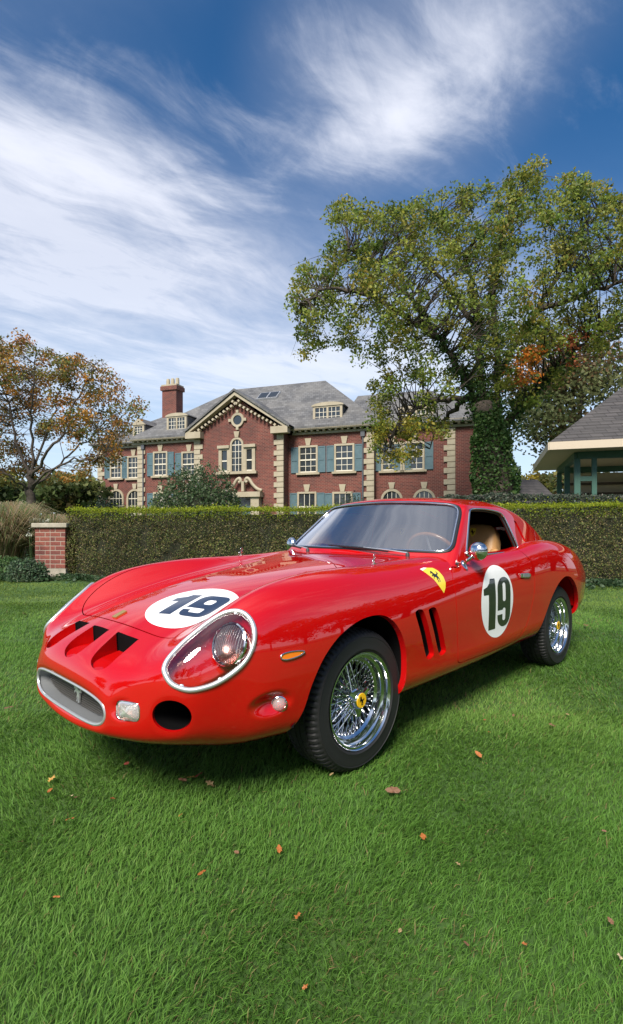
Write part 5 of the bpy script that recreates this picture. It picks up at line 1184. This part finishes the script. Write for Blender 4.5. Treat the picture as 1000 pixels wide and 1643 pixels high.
for sg in (1, -1):
    p, n_ = skin_at(-.515, .722*sg, .430); n2 = np.array([-.62, .75*sg, .05]); n2 /= np.linalg.norm(n2)
    Mx = Matrix.Translation(X(p+np.array([.008, .004*sg, 0]))) @ Vector(X(n2)).to_track_quat('Z', 'Y').to_matrix().to_4x4()
    tl = obj('turn_lamp', None, None, car)
    MB().lathe([(.030, -.02), (.030, .006), (.0265, .008), (.025, .004)], 28, Mx).build('lamp_rim', M['chrome'], tl)
    MB().lathe([(.026, .004), (.024, .013), (.017, .020), (.008, .0235), (.0, .0245)], 28, Mx).build('lens', M['lens'], tl, smooth=True)
    MB().lathe([(.0255, .003), (.015, -.008), (.0, -.012)], 24, Mx).build('reflector', M['reflector'], tl, smooth=True)
    mark = spline([(-.511,.600),(-.497,.610),(-.45,.612),(-.402,.604),(-.425,.592),(-.476,.586),(-.504,.590)], 6)
    a, b, c_ = patch(lambda Z: (f_side(Z, mark) < .02) & (Z[:, 1]*sg > 0), 90, .004)
    q1 = clip(a, b, c_, -f_side(a, mark)-.002); sm = obj('side_marker', None, None, car)
    j = join(q1[:3], flange(q1[0], q1[1], q1[3], .006)); cpart('lens', j[0], j[2], j[1], M['amber'], sm)
    for lp, cl in chain(clip(a, b, c_, -f_side(a, mark))[3])[:1]:
        z = clip(a, b, c_, -f_side(a, mark)); Lp = resample(z[0][lp], 60); V_, F_ = tube_geo(X(Lp), .0030, 6, True, False); obj('marker_rim', mesh_from('marker_rim', np.array(V_), F_, None, True, True), M['chrome'], sm)
# --- number roundels and shield
def rr(x, y, cx, cy, hx, hy, r):
    X_ = np.abs(x-cx)-hx+r; Y_ = np.abs(y-cy)-hy+r
    return np.hypot(np.maximum(X_, 0), np.maximum(Y_, 0))+np.minimum(np.maximum(X_, Y_), 0)-r
def poly_sd(x, y, P): return sd_poly2(np.stack([x, y], 1), P)
def sd_poly2(Q, poly):
    poly = np.asarray(poly, float); s_ = poly.max()-poly.min(); lo = poly.min(0)-s_; 
    k = .05/s_; return sd_poly(Q*k, poly*k)/k
def one_c(x, y): return poly_sd(x, y, [(.17,.0),(.42,.0),(.42,1.),(.25,1.),(.215,.92),(.13,.855),(.0,.82),(.0,.70),(.17,.70)])
def nine_c(x, y):
    o = rr(x, y, .25, .5, .25, .5, .235); cnt = rr(x, y, .25, .70, .055, .19, .05); slot = rr(x, y, .25, .25, .055, .13, .05); gap = np.maximum(np.maximum(x-.25, y-.345), .255-y)
    gap = np.maximum(gap, -(rr(x, y, .25, .69, .25, .335, .235)))
    return np.maximum(np.maximum(np.maximum(o, -cnt), -slot), -gap)
def one_w(x, y): x = x-.24*y; return poly_sd(x, y, [(.24,.0),(.62,.0),(.62,1.),(.33,1.),(.26,.88),(.0,.80),(.0,.62),(.24,.62)])
def nine_w(x, y):
    x = x-.24*y; o = rr(x, y, .44, .5, .44, .5, .24); cnt = rr(x, y, .44, .665, .135, .115, .08); slot = rr(x, y, .40, .265, .18, .10, .06); slot2 = np.maximum(np.maximum(x-.44, y-.365), .275-y)
    bowl = rr(x, y, .44, .68, .44, .32, .24)
    return np.maximum(np.maximum(np.maximum(o, -cnt), -np.maximum(slot, -bowl)), -np.maximum(slot2, -bowl))
def decal(mask, field, off, name, mat, parent, per=80):
    a, b, c_ = patch(mask, per, off); q = clip(a, b, c_, -field(a)); return cpart(name, q[0], q[2], q[1], mat, parent)
rc = np.array([1.237, .622])
def fd(V): x = (V[:, 0]-rc[0])/.214; y = (V[:, 2]-rc[1])/.216; return (np.sqrt(x*x+y*y)-1)*.2
mk = lambda Z: (np.hypot((Z[:, 0]-rc[0])/.214, (Z[:, 2]-rc[1])/.216) < 1.03) & (Z[:, 1] > .6)
disc = decal(mk, fd, .0010, 'number_roundel', M['white'], doors[0])
H1, W1 = .300, .360
def num_xy(V): return (V[:, 0]-1.055)/W1, (V[:, 2]-(rc[1]-.160))/H1
def f1(V): x, y = num_xy(V); return one_c(x, y)*.3
def f9(V): x, y = num_xy(V); return nine_c(x-.49, y)*.3
decal(mk, f1, .0020, 'numeral', M['numblk'], doors[0], 110); decal(mk, f9, .0020, 'numeral', M['numblk'], doors[0], 110)
hc = np.array([-.565, .240]); bd = np.array([.42, .907]); bd /= np.linalg.norm(bd); ud = np.array([bd[1], -bd[0]])
hoodo = [o for o in car.children if o.name.startswith('hood')][0]
def h_xy(V): D = V[:, :2]-hc; return D@bd, D@ud
def fh(V): x, y = h_xy(V); return np.hypot(x/1.0, y/.93)-.198
mkh = lambda Z: (fh(Z) < .01) & (Z[:, 2] > .6)
decal(mkh, fh, .0010, 'number_roundel', M['white'], hoodo)
def g1(V): x, y = h_xy(V); return one_w((x+.145)/.155, (y+.095)/.19)*.15
def g9(V): x, y = h_xy(V); return nine_w((x+.028)/.155, (y+.095)/.19)*.15
decal(mkh, g1, .0020, 'numeral', M['numblue'], hoodo, 110); decal(mkh, g9, .0020, 'numeral', M['numblue'], hoodo, 110)
SH3 = np.array([(.523,.659,.853),(.561,.655,.858),(.631,.669,.854),(.656,.687,.838),(.672,.708,.809),(.674,.721,.776),(.659,.729,.749),(.635,.734,.725),(.603,.723,.766),(.576,.706,.802),(.547,.687,.829)])
SHc, SH1, SH2, SHn = plane_frame(SH3); SHp = np.stack([(SH3-SHc)@SH1, (SH3-SHc)@SH2], 1)
SHp = SHp.mean(0)+(SHp-SHp.mean(0))*1.0
def f_sh(V): A = V-SHc; g = sd_poly(np.stack([A@SH1, A@SH2], 1), SHp); g[np.abs(A@SHn) > .06] = .06; return g
shp = decal(lambda Z: (f_sh(Z) < .01) & (Z[:, 1] > 0), f_sh, .0010, 'shield_emblem', M['yellow'], car, 120)
ax = np.array([.035, .075, -.10]); ax -= SHn*(ax@SHn); ax /= np.linalg.norm(ax); ay = np.cross(SHn, ax)
if ay[0] > 0: ay = -ay
def f_hs(V): A = V-SHc-ax*-.008; x = -(A@ay)/.062+.5; y = -(A@ax)/.078*1.28+.64; return sd_poly2(np.stack([x, y], 1), HORSE)*.06
decal(lambda Z: (f_sh(Z) < .01) & (Z[:, 1] > 0), f_hs, .0020, 'horse_emblem', M['numblk'], shp, 200)
def f_wh(V): return np.maximum(f_sh(V), ((V-SHc)@ax)+.068)
decal(lambda Z: (f_sh(Z) < .01) & (Z[:, 1] > 0), f_wh, .0016, 'shield_top_band', M['white'], shp, 120)
p, n_ = skin_at(-.765, -.012, .70); Mx = Matrix.Translation(X(p+n_*.003)) @ Vector(X(n_)).to_track_quat('Z', 'X').to_matrix().to_4x4()
bdg = MB().box((0, 0, 0), (.055, .034, .006), M=None); 
MB().add([Mx @ Vector(v) for v in bdg.V], bdg.F).build('nose_badge', M['brass'], car)
# --- cabin: roof shell with window openings
GV, GN, GT, Gs, Gt = surf(GH_C, GH_M, 22, 22)
WS = spline([(0,.932),(.3,.931),(.55,.928),(.63,.926),(.643,.942),(.62,1.0),(.585,1.09),(.553,1.175),(.535,1.198),(.50,1.207),(.3,1.224),(0,1.233),(-.3,1.224),(-.50,1.207),(-.535,1.198),(-.553,1.175),(-.585,1.09),(-.62,1.0),(-.643,.942),(-.63,.926),(-.55,.928),(-.3,.931)], 5)
SW = spline([(.985,.900),(.975,.905),(1.0,.94),(1.1,1.055),(1.195,1.16),(1.225,1.18),(1.35,1.186),(1.5,1.184),(1.65,1.172),(1.715,1.16),(1.735,1.13),(1.752,1.02),(1.772,.915),(1.76,.902),(1.6,.900),(1.2,.898)], 5)
RW = spline([(2.02,0),(2.02,.2),(2.04,.33),(2.08,.365),(2.2,.355),(2.45,.33),(2.66,.29),(2.70,.25),(2.72,0),(2.70,-.25),(2.66,-.29),(2.45,-.33),(2.2,-.355),(2.08,-.365),(2.04,-.33),(2.02,-.2)], 5)
QV = spline([(1.90,1.105),(1.925,1.11),(1.95,1.09),(1.985,.98),(1.975,.965),(1.95,.965),(1.925,1.01)], 5)
def f_ws(V): g = sd_poly(V[:, 1:], WS); g[V[:, 0] > 1.24] = .06; return g
def f_sw(V): A = absv(V); g = sd_poly(A[:, [0, 2]], SW); g[(A[:, 1] < .5)] = .06; return g
def f_rw(V): g = sd_poly(V[:, :2], RW); g[V[:, 2] < .9] = .06; return g
def f_qv(V): A = absv(V); g = sd_poly(A[:, [0, 2]], QV); g[(A[:, 1] < .48)] = .06; return g
V, N, T = GV, GN, GT; edges_parts = []
V, N, T, ws_loops = cut(V, N, T, f_ws(V), .02)
V, N, T, sw_loops = cut(V, N, T, f_sw(V), .03)
V, N, T, rw_loops = cut(V, N, T, f_rw(V), .02)
V, N, T, qv_loops = cut(V, N, T, f_qv(V), .012)
keep = V[:, 2] > .80
V, N, T, _ = clip(V, N, T, V[:, 2]-.80)[0:3]+(0,)
J = join((V, N, T), *edges_parts)
roof = cpart('roof', J[0], J[2], J[1], M['paint'])
Ji = (V-N*.018, -N, T); cpart('headliner', Ji[0], Ji[2], Ji[1], M['dash'], roof)
for L, Nn, cl in qv_loops:
    sg = np.sign(L[:, 1].mean()); P = resample(L, 36); pocket(P-Nn.mean(0)*.011, (0, -sg, 0), .02, .9, (M['paint'], M['paint']), 'sail_vent', 36)
def glass_piece(f, mask, name, mat, off=-.006, per=30):
    a, b, c_ = patch(mask, per, off, GH_C, GH_M, (), (GV, Gs, Gt)); q = clip(a, b, c_, -f(a)+.004); return cpart(name, q[0], q[2], q[1], mat)
wsg = glass_piece(f_ws, lambda Z: f_ws(Z) < .005, 'windshield', M['glass'])
rear = glass_piece(f_rw, lambda Z: f_rw(Z) < .005, 'rear_window', M['glass'])
swr = glass_piece(lambda Z: np.where(Z[:, 1] < 0, f_sw(Z), .06), lambda Z: (f_sw(Z) < .005) & (Z[:, 1] < 0), 'side_window', M['glass'])
def trim_loop(L, Nn, r, off, name, mat, parent, grow=1., n=220, flat=1.):
    P = resample(L, n); Nr = resample(np.asarray(Nn), n); c0 = P.mean(0); P = c0+(P-c0)*grow+Nr*off
    for _ in range(18): P = (np.roll(P, 1, 0)+2*P+np.roll(P, -1, 0))/4
    V_, F_ = tube_geo(X(P), r, 10, True, False, flat); return obj(name, mesh_from(name, np.array(V_), F_, None, True, True), mat, parent)
for L, Nn, cl in ws_loops:
    trim_loop(L, Nn, .010, -.003, 'gasket', M['trim'], wsg, 1.012); trim_loop(L, Nn, .0062, .003, 'bright_trim', M['chrome'], wsg, .99)
for L, Nn, cl in sw_loops:
    sg = np.sign(L[:, 1].mean()); pr = doors[0] if sg > 0 else doors[1]
    trim_loop(L, Nn, .0065, .002, 'window_frame', M['chrome'], pr, .99); trim_loop(L, Nn, .008, -.014, 'window_seal', M['trim'], pr, .975)
for L, Nn, cl in rw_loops: trim_loop(L, Nn, .007, .002, 'bright_trim', M['chrome'], rear, .995)
# --- interior
mb = MB()
mb.b2(-2.3, -.72, -.60, .60, .27, .29)
for s_ in (-1, 1): mb.b2(-2.3, -.80, s_*.62-.02, s_*.62+.02, .27, .80)
mb.b2(-2.32, -2.28, -.6, .6, .27, .86); mb.b2(-.76, -.72, -.64, .64, .27, .84)
mb.b2(-2.75, -2.32, -.45, .45, .80, .83)
mb.build('cabin_tub', M['dash'], car)
dp = [(0, .70), (0, .86), (.04, .895), (.12, .905), (.30, .895), (.36, .86), (.37, .78), (.35, .70)]
me = MB().prism([(-p[0], p[1]) for p in dp], -.60, .60, Matrix.Translation((-.80, 0, 0)) @ frame_mat((0, 0, 0), (1, 0, 0), (0, 0, 1), (0, 1, 0)))
me.build('dashboard', M['dash'], car)
def rbox_mesh(sx, sy, sz, r=.3, top=1.0):
    """soft cushion block"""
    n = 14; V = []; F = []
    bm = bmesh.new(); bmesh.ops.create_cube(bm, size=1); bmesh.ops.subdivide_edges(bm, edges=bm.edges, cuts=5, use_grid_fill=True)
    for v in bm.verts:
        p = v.co*2; k = 5.
        q = p.length/(max((abs(p.x)**k+abs(p.y)**k+abs(p.z)**k)**(1/k), 1e-6)); p = p/max(abs(p.x), abs(p.y), abs(p.z), 1e-6)
        nk = (abs(p.x)**k+abs(p.y)**k+abs(p.z)**k)**(1/k); p = p/nk
        t = 1+(top-1)*(p.z*.5+.5)
        v.co = Vector((p.x*sx/2, p.y*sy/2*t, p.z*sz/2))
    for f in bm.faces: f.smooth = True
    me = bpy.data.meshes.new('cushion'); bm.to_mesh(me); bm.free(); return me
for s_ in (1, -1):
    seat = obj('seat', None, None, car)
    o = obj('seat_base', rbox_mesh(.52, .46, .20), M['leather'], seat); o.location = (-1.46, .31*s_, .42)
    o = obj('seat_back', rbox_mesh(.16, .42, .68, top=.80), M['leather'], seat); Mb = Matrix.Translation((-1.76, .31*s_, .755)) @ Matrix.Rotation(R(-20), 4, 'Y'); o.location = Mb.to_translation(); o.rotation_euler = (0, R(-20), 0)
    for t_ in (-1, 1):
        o = obj('side_bolster', rbox_mesh(.12, .09, .50, top=.8), M['leather'], seat); o.location = (-1.69, (.31+.18*t_)*s_, .67); o.rotation_euler = (0, R(-20), 0)
    Fe = Mb @ frame_mat((.0745, 0, .262), (0, 1, 0), (0, 0, 1), (1, 0, 0))
    MB().prism([(-.022, .03), (.022, .03), (.02, -.012), (0, -.035), (-.02, -.012)], 0, .003, Fe).build('seat_emblem', M['yellow'], seat)
    horse_solid('horse_emblem', .044, .0015, M['black'], seat, Fe @ Matrix.Translation((0, 0, .0032)))
stw = obj('steering_wheel', None, None, car)
Ms = Matrix.Translation((-1.20, .33, .865)) @ Vector((-.85, 0, .5)).to_track_quat('Z', 'Y').to_matrix().to_4x4()
MB().tube([Ms @ Vector((.185*math.cos(a), .185*math.sin(a), 0)) for a in np.linspace(0, 2*math.pi, 49)[:-1]], .013, 8, True).build('wheel_rim', M['wood'], stw, smooth=True)
mb = MB(); mb.lathe([(.0, .01), (.04, .006), (.045, -.02)], 20, Ms)
for a in (R(90), R(210), R(330)): mb.tube([Ms @ Vector((.03*math.cos(a), .03*math.sin(a), -.005)), Ms @ Vector((.18*math.cos(a), .18*math.sin(a), 0))], .009, 6, flat=.35)
mb.build('spider', M['alu'], stw)
MB().tube([Ms @ Vector((0, 0, 0)), Ms @ Vector((0, 0, -.25))], .02, 8).build('column', M['dash'], stw)
# --- wheel housings
for u0, poly in ((0., ARCH_F), (2.4, ARCH_R)):
    for sg in (1, -1):
        n = 40; P = resample(np.c_[poly, np.zeros(len(poly))], 60)[:, :2]; c0 = np.array([P[:, 0].mean(), .33]); P = c0+(P-c0)*np.array([1.03, 1.04])
        Vp = np.concatenate([np.c_[P[:, 0], np.full(60, v*sg), P[:, 1]] for v in (.72, .60, .38)])
        F = [(k*60+i, k*60+(i+1) % 60, (k+1)*60+(i+1) % 60, (k+1)*60+i) for k in range(2) for i in range(60) if min(P[i, 1], P[(i+1) % 60, 1]) > (.285 if u0 == 0 else (.30 if P[i, 0] < 2.3 else .39))]
        F.append(tuple(120+i for i in range(60) if P[i, 1] > .285))
        obj('wheel_housing', mesh_from('wheel_housing', X(Vp), F, None, 'auto'), M['black'] if u0 == 0 else M['paint'], car)
# --- wheels
def tyre_mesh():
    prof = [(.204,.078),(.214,.096),(.222,.1005),(.224,.103),(.228,.1035),(.230,.1025),(.256,.106),(.276,.1025),(.2775,.1045),(.281,.1035),(.282,.0995),(.291,.094),(.3005,.084),(.306,.074),(.309,.060),(.309,.052),(.302,.050),(.302,.046),(.3095,.044),(.310,.018),(.303,.016),(.303,.012),(.310,.010),(.310,-.010),(.303,-.012),(.303,-.016),(.310,-.018),(.3095,-.044),(.302,-.046),(.302,-.050),(.309,-.052),(.309,-.060),(.306,-.074),(.291,-.094),(.256,-.105),(.214,-.096),(.204,-.078)]
    n = 288; m = len(prof); V = np.zeros((n, m, 3))
    for i in range(n):
        a = 2*math.pi*i/n
        for j, (r, h) in enumerate(prof):
            if (11 <= j <= 15 or 29 <= j <= 33) and i % 4 == 0: r -= .008 if j > 11 else .003
            if (18 <= j <= 19 or 26 <= j <= 27) and i % 6 == 3: r -= .004
            V[i, j] = (r*math.cos(a+(.012 if j > 18 else 0)), r*math.sin(a+(.012 if j > 18 else 0)), h)
    F = np.array([(i*m+j, ((i+1) % n)*m+j, ((i+1) % n)*m+j+1, i*m+j+1) for i in range(n) for j in range(m-1)])
    return mesh_from('tyre', V.reshape(-1, 3), F, None, 'auto', True)
TYRE = tyre_mesh()
rimp = [(.202,.084),(.2085,.098),(.2115,.100),(.2115,.096),(.206,.090),(.2045,.090),(.203,.094),(.199,.094),(.196,.086),(.194,.074),(.187,.068),(.182,.066),(.179,.058),(.177,.046),(.171,.040),(.166,.036),(.164,.020),(.160,.0),(.160,-.05),(.175,-.07),(.20,-.09)]
RIM = MB().lathe(rimp, 72).mesh('rim')
def spoke_mesh():
    mb = MB()
    for k in range(48):          # outer cone, crossing pairs
        a = 2*math.pi*k/48; d = R(26)*(1 if k % 2 else -1)
        mb.tube([Vector((.040*math.cos(a+d*1.0), .040*math.sin(a+d*1.0), .060)), Vector((.165*math.cos(a), .165*math.sin(a), .030))], .0019, 5)
        mb.lathe([(.0, .004), (.0035, .002), (.0035, -.008)], 6, Matrix.Translation((.161*math.cos(a), .161*math.sin(a), .031)) @ Vector((-math.cos(a), -math.sin(a), .2)).to_track_quat('Z', 'Y').to_matrix().to_4x4())
    for k in range(48):          # inner cone
        a = 2*math.pi*(k+.5)/48; d = R(34)*(1 if k % 2 else -1)
        mb.tube([Vector((.048*math.cos(a+d), .048*math.sin(a+d), .0)), Vector((.166*math.cos(a), .166*math.sin(a), .018))], .0019, 5)
        mb.lathe([(.0, .004), (.0035, .002), (.0035, -.008)], 6, Matrix.Translation((.162*math.cos(a), .162*math.sin(a), .014)) @ Vector((-math.cos(a), -math.sin(a), 0)).to_track_quat('Z', 'Y').to_matrix().to_4x4())
    return mb.mesh('spokes')
SPK = spoke_mesh()
HUB = MB().lathe([(.0, .072), (.026, .072), (.036, .066), (.044, .060), (.046, .052), (.036, .044), (.034, .0), (.052, -.006), (.054, -.03), (.0, -.03)], 36).mesh('hub')
def spinner_mesh():
    mb = MB(); mb.lathe([(.0, .0945), (.033, .0945), (.0365, .091), (.039, .082), (.041, .070), (.0, .066)], 36)
    for k in range(3):
        a = 2*math.pi*k/3+.45; c, s_ = math.cos(a), math.sin(a); e = (-s_, c)
        V = []
        for r, wd, z0, z1 in ((.022, .025, .072, .092), (.040, .020, .074, .089), (.060, .0125, .077, .086), (.074, .009, .0785, .0835)):
            for q, z in ((-1, z0), (1, z0), (1, z1), (-1, z1)):
                k2 = .55 if z == z1 else 1; V.append((r*c+e[0]*wd*q*k2, r*s_+e[1]*wd*q*k2, z))
        F = [(0, 3, 2, 1), (12, 13, 14, 15)]
        for i in range(3):
            for j in range(4): F.append((i*4+j, i*4+(j+1) % 4, i*4+4+(j+1) % 4, i*4+4+j))
        mb.add(V, F)
    return mb.mesh('knock_off')
SPIN = spinner_mesh()
DISC = MB().lathe([(.0, .0972), (.031, .0970), (.0325, .0945)], 36).mesh('hub_disc')
DRUM = MB().lathe([(.0, -.035), (.135, -.035), (.145, -.05), (.145, -.095), (.0, -.095)], 36).mesh('brake_drum')
VALVE = MB().tube([(.176*math.cos(R(-40)), .176*math.sin(R(-40)), .045), (.165*math.cos(R(-40)), .165*math.sin(R(-40)), .075)], .005, 8).mesh('valve')
for me, k in ((TYRE, 'rubber'), (RIM, 'chrome'), (SPK, 'chrome'), (HUB, 'chrome'), (SPIN, 'chrome'), (DISC, 'hubyellow'), (DRUM, 'drum'), (VALVE, 'black')): me.materials.append(M[k])
for u0 in (0., 2.4):
    for sg in (1, -1):
        wh = obj('wheel', None, None, car); wh.location = (-u0, (.602)*sg, .31); wh.rotation_euler = (R(-90)*sg, 0, 0)
        wh.rotation_euler = (Matrix.Rotation(R(-90)*sg, 4, 'X') @ Matrix.Rotation({(0., 1): 1.10, (2.4, 1): .4, (0., -1): 2.0, (2.4, -1): .9}[(u0, sg)], 4, 'Z')).to_euler()
        for nm, me in (('tyre', TYRE), ('rim', RIM), ('spokes', SPK), ('hub', HUB), ('knock_off', SPIN), ('hub_disc', DISC), ('brake_drum', DRUM), ('valve', VALVE)): obj(nm, me, None, wh)
        rot = (wh.rotation_euler.to_matrix().to_4x4()).inverted()
        # the small horse on the hub stands upright
        up = rot @ Vector((0, 0, 1)); xr = rot @ Vector((-1 if sg > 0 else 1, 0, 0))
        horse_solid('horse_emblem', .040, .001, M['black'], wh, frame_mat((0, 0, .0972), xr, up, (0, 0, 1)))
# --- mirrors, handles, wipers, pins
for sg in (1, -1):
    mi = obj('mirror', None, None, car)
    p, n_ = skin_at(.912, .700*sg, .868); base = Vector(X(p))
    Mx = Matrix.Translation(base) @ Vector(X(n_)).to_track_quat('Z', 'X').to_matrix().to_4x4()
    MB().lathe([(.026, -.004), (.026, .004), (.02, .008), (.0, .010)], 20, Mx @ Matrix.Diagonal((1.5, .8, 1, 1))).build('mirror_foot', M['chrome'], mi)
    hc_ = Vector((-.955, .762*sg, .934))
    MB().tube([base+Vector((0, 0, .005)), base.lerp(hc_, .5)+Vector((0, 0, .0)), hc_], [.011, .009, .008], 10).build('mirror_stalk', M['chrome'], mi, smooth=True)
    Mx = Matrix.Translation(hc_) @ Vector((.97, .2*sg, .06)).to_track_quat('Z', 'Y').to_matrix().to_4x4()
    MB().lathe([(.0, .030), (.018, .028), (.036, .020), (.048, .008), (.053, -.006), (.053, -.014), (.050, -.016)], 36, Mx).build('mirror_shell', M['chrome'], mi, smooth=True)
    MB().lathe([(.050, -.015), (.0, -.012)], 36, Mx).build('mirror_glass', M['chrome'], mi)
    dh = doors[0] if sg > 0 else doors[1]
    p, n_ = skin_at(1.640, .755*sg, .748); e = np.array([1., 0.05*sg, -.05]); Mx = frame_mat(X(p), X(e), (0, 0, 1), X(n_))
    mb = MB(); prof = [(-.072, -.014), (.040, -.016), (.066, -.010), (.074, 0), (.066, .010), (.040, .016), (-.072, .014)]
    mb.prism(prof, -.004, .010, Mx); ob = mb.build('door_handle', M['chrome'], dh, smooth='auto')
    bv = ob.modifiers.new('bevel', 'BEVEL'); bv.width = .003; bv.segments = 2
    mb = MB(); mb.prism([(-.04, -.009), (.038, -.010), (.055, 0), (.038, .010), (-.04, .009)], .0102, .0125, Mx); mb.build('push_lever', M['steel'], dh, smooth=False)
    pn = obj('hood_pin', None, None, car); p, n_ = skin_at(.305, .538*sg, .885); b_ = Vector(X(p))
    mb = MB(); mb.lathe([(.013, -.001), (.013, .003), (.0, .004)], 16, Matrix.Translation(b_)); mb.tube([b_, b_+Vector((0, 0, .034))], .0035, 8); mb.build('pin_post', M['chrome'], pn)
    lo = [b_+Vector(q) for q in ((.028, .014, .004), (.026, .012, .022), (.005, .003, .024), (-.008, -.002, .026), (-.016, -.006, .034), (-.012, -.004, .046), (-.002, 0, .050), (.006, .002, .042), (.002, 0, .032), (-.012, -.004, .018), (-.024, -.008, .016))]
    MB().tube(lo, .0022, 6).build('spring_clip', M['chrome'], pn, smooth=True)
for (pu, pv), (tu, tv, tw) in (((.735, .445), (.740, -.175, .949)), ((.715, -.34), (.80, -.62, .932))):
    wp = obj('wiper', None, None, car); p, n_ = skin_at(pu, pv, .90); b_ = Vector(X(p)); tip = Vector((-tu, tv, tw))
    mid = b_.lerp(tip, .5)+Vector((.018, 0, .012))
    MB().lathe([(.012, -.01), (.012, .016), (.008, .022), (.0, .023)], 14, Matrix.Translation(b_)).build('pivot', M['dash'], wp)
    MB().tube([b_+Vector((0, 0, .02)), b_.lerp(mid, .4)+Vector((.004, 0, .018)), mid+Vector((0, 0, .008))], [.0085, .006, .0045], 8, flat=.6).build('arm', M['alu'], wp)
    d = (tip-mid); st = mid-d*.62+Vector((.0, 0, -.004)); en = tip
    MB().tube([st, mid+Vector((0, 0, .002)), en], [.004, .0065, .004], 6, flat=1.2).build('blade', M['trim'], wp)
